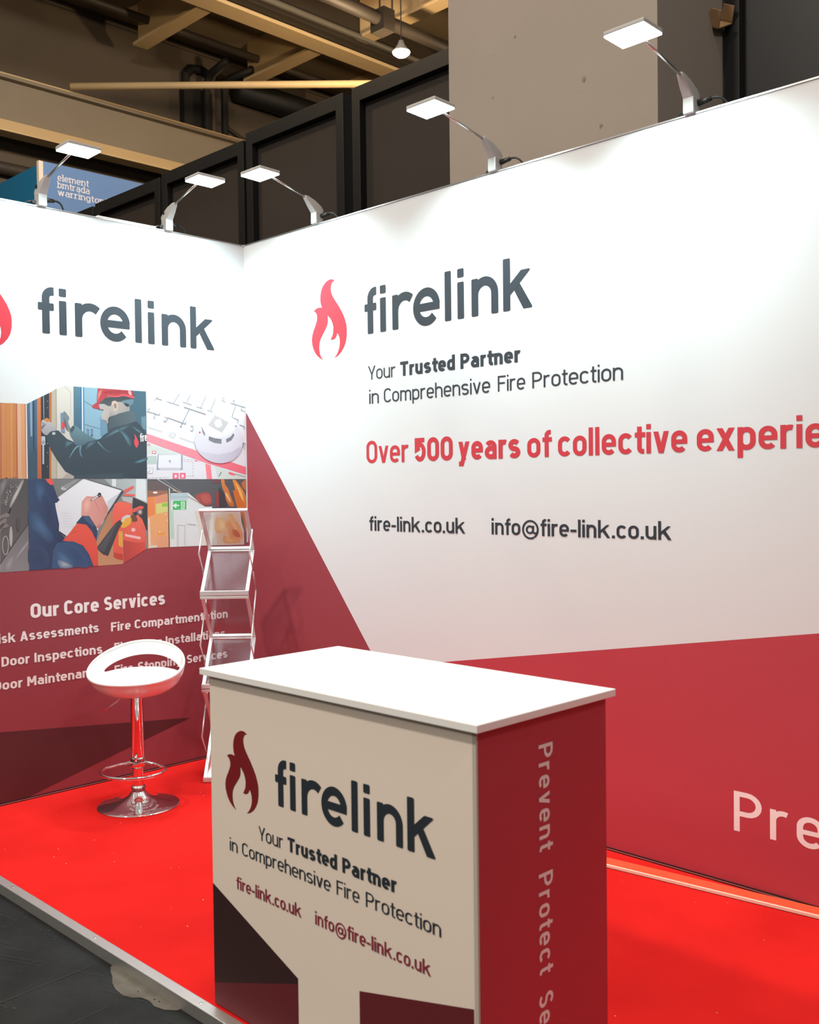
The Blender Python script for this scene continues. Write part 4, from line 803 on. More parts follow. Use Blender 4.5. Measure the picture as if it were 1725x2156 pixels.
# ------------------------------------------------------------------ materials
white_print = mat('white_print', (.61, .645, .66), .45, spec=.4, noise=(1.3, .05, (.585, .62, .635)))
red_print = mat('red_print', (.42, .042, .060), .55, spec=.5, noise=(60, .10, (.37, .036, .05)))
maroon_wall = mat('maroon_wall_print', (.265, .042, .056), .55, spec=.5, noise=(60, .10, (.24, .037, .05)))
dark_print = mat('dark_print', (.085, .016, .020), .55, spec=.5)
ink = mat('charcoal_ink', (.020, .028, .038), .55, spec=.5)
ink_flame = mat('flame_ink', (.50, .022, .040), .55, spec=.5)
ink_red = mat('red_ink', (.50, .035, .050), .48, spec=.5)
ink_white = mat('white_ink', (.72, .74, .74), .5)
ink_pale = mat('pale_ink', (.78, .74, .74), .45, spec=.4)
alu = mat('aluminium', (.70, .70, .70), .32, 1, noise=(40, .25, (.55, .55, .55)), scale=(1, 1, 1))
alu_trim = mat('brushed_trim', (.62, .61, .59), .42, .85, noise=(30, .35, (.48, .47, .45)), scale=(3, 30, 30))
chrome = mat('chrome', (.82, .82, .82), .05, 1)
black_pl = mat('black_plastic', (.012, .012, .013), .4)
lamp_grey = mat('lamp_grey', (.40, .40, .385), .45)

# ------------------------------------------------------------------ the hall
m_floor = mat('hall_floor', (.016, .017, .0165), .62, noise=(5, .9, (.005, .0055, .0055)), bump=(30, .25), spec=.25)
bm = bmesh.new(); box(bm, -9.6, -14, -.14, 12, 14, -.04); struct(obj('floor', bm, m_floor))
m_ceil = mat('ceiling_paint', (.36, .27, .165), .85, noise=(.7, .5, (.24, .175, .105)), bump=(8, .2))
bm = bmesh.new(); box(bm, -9.6, .2, 8.75, 2.4, 14, 8.9); struct(obj('ceiling', bm, m_ceil))
m_hall = mat('brown_plaster', (.135, .108, .083), .85, noise=(.9, .5, (.098, .078, .060)), bump=(14, .15))
bm = bmesh.new(); box(bm, -9.9, -14, -.04, -9.6, 14, 5.75); box(bm, -9.9, -14, 5.75, -9.6, 14, 8.63); box(bm, -9.9, -14, 8.645, -9.6, 14, 8.75)
struct(obj('wall_side', bm, m_hall))
bm = bmesh.new(); box(bm, -9.9, 14, -.04, 12, 14.2, 8.9); struct(obj('wall_back', bm, m_hall))
cream = mat('cream_steel', (.74, .55, .30), .6, noise=(3, .25, (.62, .45, .24)))
duct_black = mat('duct_black', (.012, .012, .012), .6)
dark_steel = mat('dark_steel', (.045, .036, .028), .6)
# long ceiling beam with its dark web, and cross beams
bm = bmesh.new(); box(bm, -7.02, -6, 8.0, -6.70, 13.9, 8.05); box(bm, -6.9, -6, 8.05, -6.82, 13.9, 8.75, 1)
struct(obj('trim_1', bm, [cream, dark_steel]))
bm = bmesh.new(); box(bm, -6.66, -6, 8.05, -6.50, 13.9, 8.62); struct(obj('trim_2', bm, dark_steel))
k = 3
for x0, x1, y in ((-8.9, -7.04, 4.66), (-8.9, -7.04, 6.66), (-6.48, 2, 6.93), (-6.48, 2, 4.5), (-6.48, 2, 9.3), (-8.9, -7.04, 8.9)):
    bm = bmesh.new(); box(bm, x0, y-.11, 8.1, x1, y+.13, 8.14); box(bm, x0, y-.02, 8.14, x1, y+.02, 8.75)
    struct(obj('trim_%d' % k, bm, cream)); k += 1
# crane girder along the side wall
girder_col = mat('girder_paint', (.27, .228, .172), .7, noise=(2, .3, (.225, .19, .14)))
g = thing('crane_girder', 'long beige steel girder with a lower flange coloured bright as if lit along the brown side wall', 'girder', (-9.1, 4, 6.4))
bm = bmesh.new(); box(bm, -.02, -12, .19, .03, 9.5, .72); obj('web', bm, girder_col, g)
bm = bmesh.new(); box(bm, -.12, -12, .725, .13, 9.5, .77); box(bm, .1, -12, .77, .135, 9.5, .785, 1); obj('top_flange', bm, [girder_col, cream], g)
bm = bmesh.new()
vs = [bm.verts.new(p) for p in ((.03, -12, .19), (.14, -12, .02), (.14, -12, 0), (-.12, -12, 0), (-.12, -12, .03), (-.02, -12, .19))]
ws = [bm.verts.new((v.co.x, 9.5, v.co.z)) for v in vs]
bm.faces.new(vs); bm.faces.new(ws[::-1])
for i in range(6): bm.faces.new((vs[i], vs[(i+1) % 6], ws[(i+1) % 6], ws[i]))
obj('bottom_flange', bm, cream, g)  # lighter than the web: light on the slope put into the colour
bm = bmesh.new()
for y in range(-11, 10, 3): box(bm, .03, y-.015, .19, .12, y+.015, .72)
tag(tubo('tie_rod', [(-8.90, 3.55, 7.225), (-5.15, 7.35, 7.225)], .05, cream), 'pale steel tie rod running level from the beige girder', 'rod')
bm = bmesh.new()
# pipes under the ceiling, each one a thing
def pipe(label, x, z, y0, y1, r, m, brackets=()):
    o = tubo('pipe', [(x, y0, z), (x, y1, z)], r, m); tag(o, label, 'pipe')
    for y in brackets:
        b = bmesh.new(); box(b, x-r*1.5, y-.10, z-r*2.0, x+r*1.5, y+.10, z+r*1.35); tube(b, [(x-.05, y, z), (x-.05, y, 8.75)], .012, 6); tube(b, [(x+.08, y+.1, z), (x+.08, y+.1, 8.75)], .012, 6)
        obj('hanger', b, dark_steel, o)
    return o
pipe_grey = mat('pipe_grey', (.15, .14, .12), .5); pipe_brown = mat('pipe_brown', (.055, .045, .036), .55)
pipe('thick dark brown pipe hung on two thin rods near the pendant lamp', -4.95, 7.6, -6, 13.9, .085, dark_steel, (5.9, 10.5))
pipe('slim grey pipe lying beside the upper edge of the cream ceiling beam', -6.38, 8.1, -6, 13.9, .045, pipe_grey)
pipe('brown pipe running along the top of the side wall', -8.62, 8.4, -6, 13.9, .06, pipe_brown)
o = tubo('pipe', [(-9.48, -6, 6.05), (-9.48, 13.9, 6.05)], .09, pipe_brown); tag(o, 'dark pipe under the beige girder behind the blue stand', 'pipe')
bm = bmesh.new()
tube(bm, [(-8.72, 6.1, 8.26), (-9.2, 6.15, 8.22), (-9.36, 6.15, 8.1), (-9.36, 6.15, 6.142)], .06); tag(obj('downpipe', bm, duct_black, smooth=True), 'dark downpipe dropping against the side wall, left of a close pair', 'pipe')
bm = bmesh.new()
tube(bm, [(-8.72, 6.6, 8.26), (-9.2, 6.5, 8.22), (-9.36, 6.5, 8.1), (-9.36, 6.5, 6.142)], .06); tag(obj('downpipe', bm, duct_black, smooth=True), 'dark downpipe dropping against the side wall, right of a close pair', 'pipe')
bm = bmesh.new(); box(bm, -9.58, 5.78, 6.2, -9.45, 6.32, 8.0); 
tube(bm, [(-9.52, 5.85, 8.0), (-9.52, 5.86, 8.2), (-9.52, 5.98, 8.33), (-9.52, 6.15, 8.36), (-9.52, 6.35, 8.3)], .07)
tag(obj('duct_box', bm, duct_black), 'tall black duct box on the side wall behind the downpipes', 'duct')
bm = bmesh.new()
tube(bm, [(-9.36, 6.75, 8.16), (-9.36, 12, 8.16)], .20, 16)
tag(obj('air_duct', bm, duct_black, smooth=True), 'wide dark air duct along the side wall above the tie rod', 'duct')
bm = bmesh.new()
tube(bm, bez((-9.56, 6.6, 7.6), (-9.56, 7.2, 7.3), (-9.56, 7.8, 7.3), (-9.56, 8.6, 7.2)), .035, 8)
tag(obj('cable', bm, dark_steel), 'dark cable sagging on the side wall below the tie rod', 'cable')
bm = bmesh.new()
tube(bm, bez((-9.5, 5.71, 7.0), (-9.42, 5.55, 6.95), (-9.3, 5.5, 6.9), (-9.3, 5.45, 6.75)), .06, 8)
tube(bm, [(-9.4, 5.62, 7.05), (-9.4, 5.38, 6.9)], .05, 8)
tag(obj('pipe_elbow', bm, dark_steel), 'small dark branching pipe elbow just above the girder', 'pipe')
# pendant lamp
warm_glow = mat('warm_lens', (1, .9, .75), .4, emit=((1.0, .80, .55), 60))
p = thing('pendant_lamp', 'round glowing pendant lamp hanging from the hall ceiling', 'lamp', (-4.5, 5.79, 7.0))
bm = bmesh.new(); lathe(bm, [(.0, .16), (.03, .16), (.05, .10), (.105, .03), (.11, .01), (.102, .01), (.095, .03), (0, .09)], 24); obj('shade', bm, lamp_grey, p, True)
bm = bmesh.new(); lathe(bm, [(0, -.045), (.06, -.038), (.105, -.005), (.112, .012), (.10, .03), (0, .05)], 24); obj('lens', bm, warm_glow, p, True)
bm = bmesh.new(); tube(bm, [(0, 0, .15), (0, 0, 1.75)], .008, 6); obj('cord', bm, dark_steel, p)

# ------------------------------------------------------------------ concrete pillar and neighbouring stands
m_pillar = mat('pillar_render', (.31, .262, .22), .9, noise=(1.6, .35, (.265, .222, .185)), bump=(60, .12))
bm = bmesh.new(); box(bm, 1.206, .432, -.04, 2.426, 1.9, 8.75); struct(obj('pillar', bm, m_pillar), 'beige rendered concrete pillar behind the right wall')
spot = mat('damp_stain', (.22, .17, .10), .9)
bm = bmesh.new(); fr = (V3((0, .4305, 0)), V3((1, 0, 0)), V3((0, 0, 1)), V3((0, -1, 0)))
for x, z, rx, rz in ((2.043, 3.353, .010, .014), (2.131, 3.117, .004, .012), (2.14, 3.12, .003, .008), (1.643, 3.673, .006, .008), (1.50, 3.42, .005, .005)):
    put(bm, fr, [(x+rx*math.cos(a*.7)*(1+.3*math.sin(a*3)), z+rz*math.sin(a*.7)) for a in range(9)])
o = obj('stain', bm, spot, bpy.data.objects['pillar'])
bk = mat('black_frame', (.0085, .0085, .009), .45, noise=(8, .2, (.006, .006, .006)), spec=.3)
bk2 = mat('black_infill', (.036, .029, .025), .7, noise=(2, .3, (.028, .023, .020)), spec=.25)
def panel(x0, x1, z1, label, inf=None):
    t = thing('stand_panel', label, 'panel', ((x0+x1)/2, 1.0, -.04), 'black framed panels behind the right wall')
    a = (x1-x0)/2; H = z1+.04; s = .075
    bm = bmesh.new()
    for q in ((-a, 0, 0, -a+s, .09, H), (a-s, 0, 0, a, .09, H), (-a+s, 0, H-s*1.3, a-s, .09, H), (-a+s, 0, 0, a-s, .09, s)): box(bm, *q)
    obj('frame', bm, bk, t, bevel=.003)
    bm = bmesh.new(); box(bm, -a+s-.005, .055, s, a-s+.005, .075, H-s*1.3); obj('infill', bm, inf or bk2, t)
    return t
panel(-.17, .92, 4.08, 'black framed panel whose right end is hidden by the beige pillar')
panel(-1.323, -.254, 4.08, 'black framed panel with the corner spotlight in front of it, second from the pillar')
panel(-2.463, -1.353, 4.04, 'black framed panel above the corner of the two graphic walls, third from the pillar')
panel(-3.553, -2.498, 4.02, 'black framed panel beside the blue stand, fourth from the pillar')
panel(-4.62, -3.60, 4.01, 'black framed panel mostly hidden, farthest from the pillar')
panel(2.44, 4.6, 4.9, 'very tall black framed panel right of the beige pillar', bk)
card = mat('cardboard', (.34, .20, .09), .8)
bm = bmesh.new(); M_ = Matrix.Translation((2.46, .935, 3.66)) @ Matrix.Rotation(.5, 4, 'Y') @ Matrix.Rotation(.5, 4, 'X')
for q in ((-.03, -.05, -.04, .03, -.045, .04), (-.03, .045, -.04, .03, .05, .04), (-.03, -.05, -.04, .03, .05, -.035)): box(bm, *q, mtx=M_)
tag(obj('cardboard_scrap', bm, card), 'folded scrap of brown cardboard stuck beside the pillar at the tall black panel', 'cardboard')

blue = mat('blue_print', (.115, .22, .44), .5); teal = mat('teal_print', (.003, .16, .34), .5)
t = thing('exhibition_stand', 'blue neighbouring stand with pale slab lettering beyond the left wall', 'stand', (-6.0, 1.66, -.04))
bm = bmesh.new(); box(bm, -.03, .05, 0, 0, 2.6, 5.15); bp = obj('blue_panel', bm, blue, t)
bm = bmesh.new(); box(bm, -3.0, .0, 0, -.05, .03, 5.11); tp = obj('teal_panel', bm, teal, t)
bxo('corner_post', (-.05, 0, 0, 0, .05, 5.15), mat('post_white', (.72, .62, .52), .5), t)
bm = bmesh.new(); fr = (V3((.0015, 0, .04)), V3((0, 1, 0)), V3((0, 0, 1)), V3((1, 0, 0)))
for s, u1, v in (('element', .586, 4.934), ('bmtrada', .595, 4.853), ('warringtonfire', .955, 4.77)): line(bm, fr, s, .215, u1, v, .072, .11, slab=True, gap=.13)
obj('lettering', bm, ink_pale, bp)
bm = bmesh.new(); fr = (V3((0, -.0015, .04)), V3((1, 0, 0)), V3((0, 0, 1)), V3((0, -1, 0)))
line(bm, fr, 'up', -1.00, -.89, 4.80, .085, .11); obj('lettering', bm, ink_pale, tp)

# ------------------------------------------------------------------ the stand: two graphic walls
ZT = 2.878
def printed(name, fr, polys, parent, lift=0):
    """(colour, outline) flat; (colour, outline, colour2, angle) blends across; angle 'r' blends from the middle outwards"""
    bm = bmesh.new(); cols = []
    for i, e in enumerate(polys):
        poly = [(e[1][j]*1e-4, e[1][j+1]*1e-4) for j in range(0, len(e[1]), 2)]
        n0 = len(bm.verts); c0 = lin(e[0]); lf = lift+.000018*i
        if len(e) == 2: put(bm, fr, poly, lf); cols += [c0]*(len(bm.verts)-n0)
        else:
            c1 = lin(e[2])
            if e[3] == 'r':
                cu = sum(p[0] for p in poly)/len(poly); cv = sum(p[1] for p in poly)/len(poly); O, U, V, Nn = fr
                mid = bm.verts.new(O+cu*U+cv*V+lf*Nn); vs = [bm.verts.new(O+u*U+v*V+lf*Nn) for u, v in poly]
                for k in range(len(vs)): bm.faces.new((mid, vs[k], vs[(k+1) % len(vs)]))
                cols += [c0]+[c1]*len(vs)
            else:
                a_ = math.radians(e[3]); d = [p[0]*math.cos(a_)+p[1]*math.sin(a_) for p in poly]; lo, hi = min(d), max(d)
                put(bm, fr, poly, lf); cols += [tuple(x+(y-x)*(w-lo)/(hi-lo) for x, y in zip(c0, c1)) for w in d]
    me = bpy.data.meshes.new(name); bm.to_mesh(me); bm.free()
    at = me.attributes.new('print', 'FLOAT_COLOR', 'POINT')
    for i, c in enumerate(cols): at.data[i].color = (*c, 1)
    o = bpy.data.objects.new(name, me); C.objects.link(o); o.parent = parent
    me.materials.append(photo_mat)
    return o
photo_mat = bpy.data.materials.new('printed_photo'); photo_mat.use_nodes = True
nt = photo_mat.node_tree; b = nt.nodes['Principled BSDF']; b.inputs['Roughness'].default_value = .45; b.inputs['Specular IOR Level'].default_value = .5
an = nt.nodes.new('ShaderNodeAttribute'); an.attribute_name = 'print'
ga = nt.nodes.new('ShaderNodeMixRGB'); ga.blend_type = 'MULTIPLY'; ga.inputs[0].default_value = 1; ga.inputs[2].default_value = (.74, .74, .74, 1)
nt.links.new(an.outputs[0], ga.inputs[1]); nt.links.new(ga.outputs[0], b.inputs['Base Color'])

bm = bmesh.new(); box(bm, 0.0, 0, 0, 6.2, .04, ZT)
put(bm, (V3((0, -.0004, 0)),)+FR_R[1:], [(0, 0), (1.0806, 0), (1.0806, .595), (.006, 1.9258), (0, 1.93)], 0, 2)
put(bm, (V3((0, -.0004, 0)),)+FR_R[1:], [(1.0806, 0), (6.2, 0), (6.2, 1.46), (1.0806, .595)], 0, 1)
wr = struct(obj('wall_right', bm, [white_print, red_print, maroon_wall]), 'right graphic wall, white above red, with the company lettering')
bm = bmesh.new(); put_logo(bm, FR_R, 1.010, 2.262, 1, 1); obj('word_mark', bm, ink, wr)
bm = bmesh.new()
line(bm, FR_R, 'Your', 1.0319, 1.2275, 2.0335, .0685, .100)
words(bm, FR_R, [('Trusted', 1.2600, 1.6189), ('Partner', 1.6525, 2.0024)], 2.0335, .0690, .205)
words(bm, FR_R, [('in', 1.0360, 1.1060), ('Comprehensive', 1.1430, 1.8298), ('Fire', 1.8739, 2.0279), ('Protection', 2.0664, 2.5230)], 1.9135, .0690, .105)
line(bm, FR_R, 'fire-link.co.uk', 1.0247, 1.6715, 1.278, .0715, .145)
line(bm, FR_R, 'info@fire-link.co.uk', 1.8294, 2.7367, 1.279, .0715, .145)
obj('lettering', bm, ink, wr)
bm = bmesh.new(); line(bm, FR_R, 'Over', 1.0108, 1.3100, 1.6165, .1125, .145); words(bm, FR_R, [('500', 1.3480, 1.5991), ('years', 1.6347, 1.9975)], 1.6165, .1125, .190); line(bm, FR_R, 'of', 2.0359, 2.163, 1.6165, .1125, .165); line(bm, FR_R, 'collective', 2.1999, 2.8057, 1.6165, .1125, .165)
line(bm, FR_R, 'experience', 2.8455, 3.575, 1.6165, .1125, .165); obj('lettering', bm, ink_red, wr)
bm = bmesh.new(); line(bm, FR_R, 'Prevent', 2.99, 3.80, .2095, .1485, .125, gap=.17); obj('lettering', bm, ink_pale, wr)
bm = bmesh.new(); put(bm, FR_R, flame_poly(1.010, 2.262, 1, 1)); obj('flame_logo', bm, ink_flame, wr)
bm = bmesh.new(); box(bm, -.04, -.004, ZT, 6.2, .044, ZT+.006); 
obj('edge_profile', bm, alu, wr)
bm = bmesh.new(); box(bm, .0, -.004, 0, 6.2, -.0008, .013); box(bm, .0, -.0048, .005, 6.2, -.004, .008, 1); obj('base_gap', bm, [black_pl, alu_trim], wr)

bm = bmesh.new(); box(bm, -.04, -1.92, 0, 0, .04, ZT)
fl = (V3((.0004, 0, 0)),)+FR_L[1:]
put(bm, fl, [(-1.92, 0), (0, 0), (0, 1.188), (-.6440, 1.1930), (-.7985, 1.120), (-1.92, 1.120)], 0, 1)
put(bm, (V3((.0008, 0, 0)),)+FR_L[1:], [(-1.92, .40), (-.4074, .2437), (-1.37, .003), (-1.92, .003)], 0, 2)
wl = struct(obj('wall_left', bm, [white_print, maroon_wall, dark_print]), 'left graphic wall with logo, photographs and list of services')
bm = bmesh.new(); put_logo(bm, FR_L, -1.2306, 2.268, .9617, 1); obj('word_mark', bm, ink, wl)
bm = bmesh.new(); put(bm, FR_L, flame_poly(-1.2306, 2.268, .9617, 1)); obj('flame_logo', bm, ink_flame, wl)
FL2 = (V3((.0014, 0, 0)),)+FR_L[1:]
bm = bmesh.new()
words(bm, FL2, [('Our', -1.3000, -1.1543), ('Core', -1.1272, -.9401), ('Services', -.9106, -.5534)], .8800, .0705, .20)
obj('lettering', bm, ink_pale, wl); bm = bmesh.new()
words(bm, FL2, [('Fire', -1.640, -1.528), ('Risk', -1.4970, -1.3758), ('Assessments', -1.3546, -.9424)], .7745, .0465, .185)
obj('lettering', bm, ink_pale, wl); bm = bmesh.new()
words(bm, FL2, [('Fire', -1.590, -1.478), ('Door', -1.4479, -1.3086), ('Inspections', -1.2856, -.9249)], .6630, .0465, .185)
obj('lettering', bm, ink_pale, wl); bm = bmesh.new()
words(bm, FL2, [('Fire', -1.630, -1.518), ('Door', -1.4880, -1.3467), ('Maintenance', -1.3239, -.9270)], .5520, .0465, .185)
obj('lettering', bm, ink_pale, wl); bm = bmesh.new()
words(bm, FL2, [('Fire', -.8743, -.7619), ('Compartmentation', -.7385, -.1513)], .7690, .0465, .185)
obj('lettering', bm, ink_pale, wl); bm = bmesh.new()
words(bm, FL2, [('Fire', -.8580, -.7492), ('Door', -.7198, -.5781), ('Installations', -.5544, -.1700)], .6610, .0465, .185)
obj('lettering', bm, ink_pale, wl); bm = bmesh.new()
words(bm, FL2, [('Fire', -.8587, -.7515), ('Stopping', -.7237, -.4604), ('Services', -.4242, -.1578)], .5440, .0465, .185)
obj('lettering', bm, ink_pale, wl)
for n in PRINTS:
    pp = printed('printed_photo', FR_L, PRINTS[n], wl)
    if n == 'fitter':
        bm = bmesh.new(); jo = V3((.0042, -.6866, 1.7477)); ju = V3((0, .0398, .0078)).normalized(); jv = V3((0, -.0022, .0429)).normalized()
        line(bm, (jo, ju, jv, V3((1, 0, 0))), 'fire', 0, .0405, 0, .043, .17); obj('lettering', bm, ink_white, pp)
bm = bmesh.new(); box(bm, -.044, -1.92, ZT, .004, .044, ZT+.006); obj('edge_profile', bm, alu, wl)
bm = bmesh.new(); box(bm, .0010, -1.92, 0, .004, -.004, .013); box(bm, .004, -1.92, .005, .0048, -.004, .008, 1); obj('base_gap', bm, [black_pl, alu_trim], wl)
bm = bmesh.new(); box(bm, -.03, -.905, ZT+.006, .006, -.57, ZT+.014); tag(obj('foam_strip', bm, mat('white_foam', (.8, .8, .8), .6)), 'thin white strip lying on top of the left wall', 'strip')

# ------------------------------------------------------------------ red carpet on its platform
m_carpet = mat('red_carpet', (.68, .016, .013), .95, spec=.08, noise=(2.2, .7, (.52, .010, .009)), bump=(420, .35))
t = thing('carpet_platform', 'bright red carpet on a low platform with a metal front edge', 'carpet', (2, -.93, -.04))
bm = bmesh.new(); box(bm, -2.04, -.912, 0, 4.2, .97, .04); obj('carpet', bm, m_carpet, t)
bm = bmesh.new(); box(bm, -2.04, -.950, 0, 4.2, -.912, .0402); et = obj('edge_trim', bm, alu_trim, t, bevel=.002)
for x in (-.985, -.35, .28): 
    bm = bmesh.new(); lathe(bm, [(0, .0415), (.004, .0412), (.006, .0402)], 10, (x, -.930)); obj('screw', bm, chrome, t, True)
lint = mat('lint', (.75, .62, .55), .9)
bm = bmesh.new()
for i in range(90):
    x = random.uniform(.2, 4.6); y = random.uniform(-1.8, -.15); a = random.random()*PI; s = random.uniform(.002, .005)
    bm.faces.new([bm.verts.new((x+s*math.cos(a+q), y+s*.5*math.sin(a+q), .0012)) for q in (0, 2.1, 4.2)])
o = obj('carpet_lint', bm, lint); tag(o, 'pale lint specks scattered over the red carpet', 'lint', kind='stuff')
m_board = mat('orange_board', (.90, .085, .030), .5)
bm = bmesh.new(); A = V3((2.0, -.135, 0)); B_ = V3((3.75, .0-.005, 0))
d = (V3((3.34, -.078, 0))-V3((2.544, -.172, 0))).normalized(); nrm = V3((-d.y, d.x, 0))
p0 = V3((2.544, -.172, 0))-d*.75; L_ = 1.62
t = thing('board_strip', 'orange red board strip with pale front edge lying on the carpet along the right wall', 'board', p0)
bm = bmesh.new(); M_ = Matrix((d, nrm, V3((0, 0, 1)))).transposed().to_4x4(); box(bm, 0, .008, .002, L_, .078, .011, mtx=M_); obj('board', bm, m_board, t)
bm = bmesh.new(); box(bm, 0, 0, .003, L_, .009, .013, mtx=M_); obj('edge_strip', bm, mat('pale_edge', (.85, .62, .50), .4), t)
# bare patch of screed in the hall floor
bm = bmesh.new(); fr = (V3((0, 0, -.0385)), V3((1, 0, 0)), V3((0, 1, 0)), V3((0, 0, 1)))
put(bm, fr, [(1.795, -1.87), (1.805, -1.888), (1.835, -1.905), (1.870, -1.918), (1.905, -1.938), (1.950, -1.952), (2.000, -1.956), (2.035, -1.943), (2.055, -1.924), (2.090, -1.918), (2.130, -1.925), (2.170, -1.915), (2.20, -1.89), (2.2, -1.87)])
o = obj('stain', bm, mat('screed', (.13, .115, .092), .9, noise=(18, .6, (.06, .05, .036))), bpy.data.objects['floor'])
bm = bmesh.new(); put(bm, fr, [(1.800, -2.62), (1.751, -1.93), (1.7535, -1.93), (1.803, -2.62)]); put(bm, fr, [(2.10, -2.75), (2.03, -2.02), (2.0318, -2.02), (2.102, -2.75)])
rs = random.Random(5)
for q in range(60):
    x = rs.uniform(.9, 2.4); y = -1.90-rs.random()**1.5*.5; s = rs.uniform(.0015, .006)
    put(bm, fr, [(x+s*rs.uniform(.6, 1.6)*math.cos(a*1.05), y+s*.7*rs.uniform(.5, 1.3)*math.sin(a*1.05)) for a in range(6)])
for q in range(14):
    x = rs.uniform(.9, 2.3); y = -1.93-rs.random()*.4; dx = rs.uniform(.05, .3); dy = dx*rs.uniform(-.1, .5)
    put(bm, fr, [(x, y), (x+dx, y+dy), (x+dx, y+dy+.0016), (x, y+.0016)])
obj('seam', bm, mat('seam', (.045, .042, .034), .9), bpy.data.objects['floor'])

# ------------------------------------------------------------------ arm spotlights on the wall tops
led = mat('led_lens', (1, 1, 1), .3, emit=((.93, 1.0, .98), 14))
magenta = mat('magenta_plastic', (.50, .06, .36), .4)
LED_POWER = 14.5; LED_COL = (.76, .97, 1.0)
def spotlight(loc, out, reach, rise, label, label_plug=None):
    """out = horizontal direction the arm reaches in; local x follows it"""
    t = thing('arm_spotlight', label, 'spotlight', loc, 'LED arm spotlights clipped to the wall tops')
    t.rotation_euler = (0, 0, math.atan2(out[1], out[0]))
    bxo('clamp', (-.028, -.022, .004, .022, .022, .066), lamp_grey, t, bevel=.004)
    prof = [(-.030, .060), (.022, .060), (.052, .095), (.080, .128), (.082, .140), (.060, .138), (.020, .124), (-.020, .098), (-.034, .078)]
    bm = bmesh.new(); n = len(prof)
    A_ = [bm.verts.new((x, -.021*(1-.45*max(0, (z-.08)/.06)), z)) for x, z in prof]; B2 = [bm.verts.new((v.co.x, -v.co.y, v.co.z)) for v in A_]
    bm.faces.new(A_); bm.faces.new(B2[::-1])
    for i in range(n): bm.faces.new((A_[i], A_[(i+1) % n], B2[(i+1) % n], B2[i]))
    obj('body', bm, lamp_grey, t, bevel=.004)
    bxo('logo_plate', (-.014, -.0225, .090, .002, -.0205, .106), black_pl, t)
    h = V3((reach, 0, rise)); s = V3((.076, 0, .132))
    tubo('arm_rod', [s, V3((reach-.055, 0, rise+.004))], .0055, alu, t, 10)
    tilt = Matrix.Translation(h) @ Matrix.Rotation(-.03, 4, 'Y')
    bm = bmesh.new(); box(bm, -.062, -.082, -.004, .062, .082, .012); bmesh.ops.transform(bm, matrix=tilt, verts=bm.verts[:])
    hd = obj('lamp_head', bm, lamp_grey, t, bevel=.004)
    bm = bmesh.new(); box(bm, -.059, -.079, -.010, .059, .079, -.0042); bmesh.ops.transform(bm, matrix=tilt, verts=bm.verts[:])
    obj('lens', bm, led, hd)
    l = area_light('led_light', (0, 0, 0), (0, 0, -1), .15, LED_POWER, LED_COL, t, .10, 2.2)
    l.matrix_local = Matrix.Translation(h+V3((-.004, 0, -.016))) @ Matrix.Rotation(LED_TILT, 4, 'Y') @ Matrix.Rotation(PI/2, 4, 'Z')
    bm = bmesh.new(); tube(bm, [(-.016, .024, .045), (-.016, .075, .048)], [.013, .009], 8); pg = obj('plug', bm, black_pl, t, True)
    bm = bmesh.new(); tube(bm, bez((-.016, .07, .048), (-.02, .12, .055), (-.03, .13, .03), (-.055, .15, -.03)), .0045, 6); obj('cable', bm, black_pl, t, True)
    bm = bmesh.new(); box(bm, -.024, -.040, .018, -.008, -.022, .032); obj('socket', bm, magenta if label_plug else black_pl, t)
    bm = bmesh.new(); tube(bm, bez((-.016, -.038, .025), (-.02, -.07, .03), (-.025, -.08, .0), (-.05, -.085, -.03)), .0045, 6); obj('cable', bm, black_pl, t, True)
    return t
LED_TILT = .22
zt = ZT
spotlight((.647, .0, zt), (0, -1), .364, .192, 'lit arm spotlight on the right wall nearest the corner', True)
spotlight((1.867, .0, zt), (0, -1), .407, .182, 'lit arm spotlight on the right wall in front of the pillar edge', True)
spotlight((2.827, .0, zt), (0, -1), .393, .186, 'lit arm spotlight on the right wall nearest the tall black panel')
spotlight((.0, -.496, zt), (1, 0), .360, .196, 'lit arm spotlight on the left wall nearest the corner')
spotlight((.0, -1.202, zt), (1, 0), .385, .188, 'lit arm spotlight on the left wall in front of the blue stand')

# ------------------------------------------------------------------ promotion counter
CX0, CX1, CY0, CY1, CZ = 2.315, 3.334, -1.835, -1.339, .964
t = thing('promotion_counter', 'white topped promotion counter with red side standing on the carpet', 'counter', (CX0, CY0, 0))
w_, d_ = CX1-CX0, CY1-CY0
bm = bmesh.new(); box(bm, 0, 0, .004, w_-.012, .018, CZ)
fc = (V3((-CX0, -.0006, 0)), V3((1, 0, 0)), V3((0, 0, 1)), V3((0, -1, 0)))
QX0, QX1 = 2.7020, 2.9430
put(bm, fc, [(CX0, .0045), (QX0, .0045), (QX0, .1900), (CX0, .064)], 0, 1); put(bm, fc, [(QX1, .0045), (CX1-.014, .0045), (CX1-.014, .343), (QX1, .2548)], 0, 1)
put(bm, fc, [(CX0, .064), (QX0, .190), (QX0, .205), (CX0, .357)], 0, 2)
counter_white = mat('counter_white', (.80, .70, .60), .5, spec=.35); maroon_print = mat('maroon_print', (.13, .014, .020), .5); deep_print = mat('deep_maroon_print', (.036, .013, .012), .5)
front = obj('front_panel', bm, [counter_white, maroon_print, deep_print], t)
fc = (V3((-CX0, -.0012, 0)),)+fc[1:]
bm = bmesh.new(); put_logo(bm, fc, 2.6171, .649, .5574, .5574); obj('word_mark', bm, ink, front)
bm = bmesh.new()
line(bm, fc, 'Your', 2.5403, 2.6470, .536, .0385, .105); words(bm, fc, [('Trusted', 2.6665, 2.8657), ('Partner', 2.8857, 3.0797)], .536, .0385, .205)
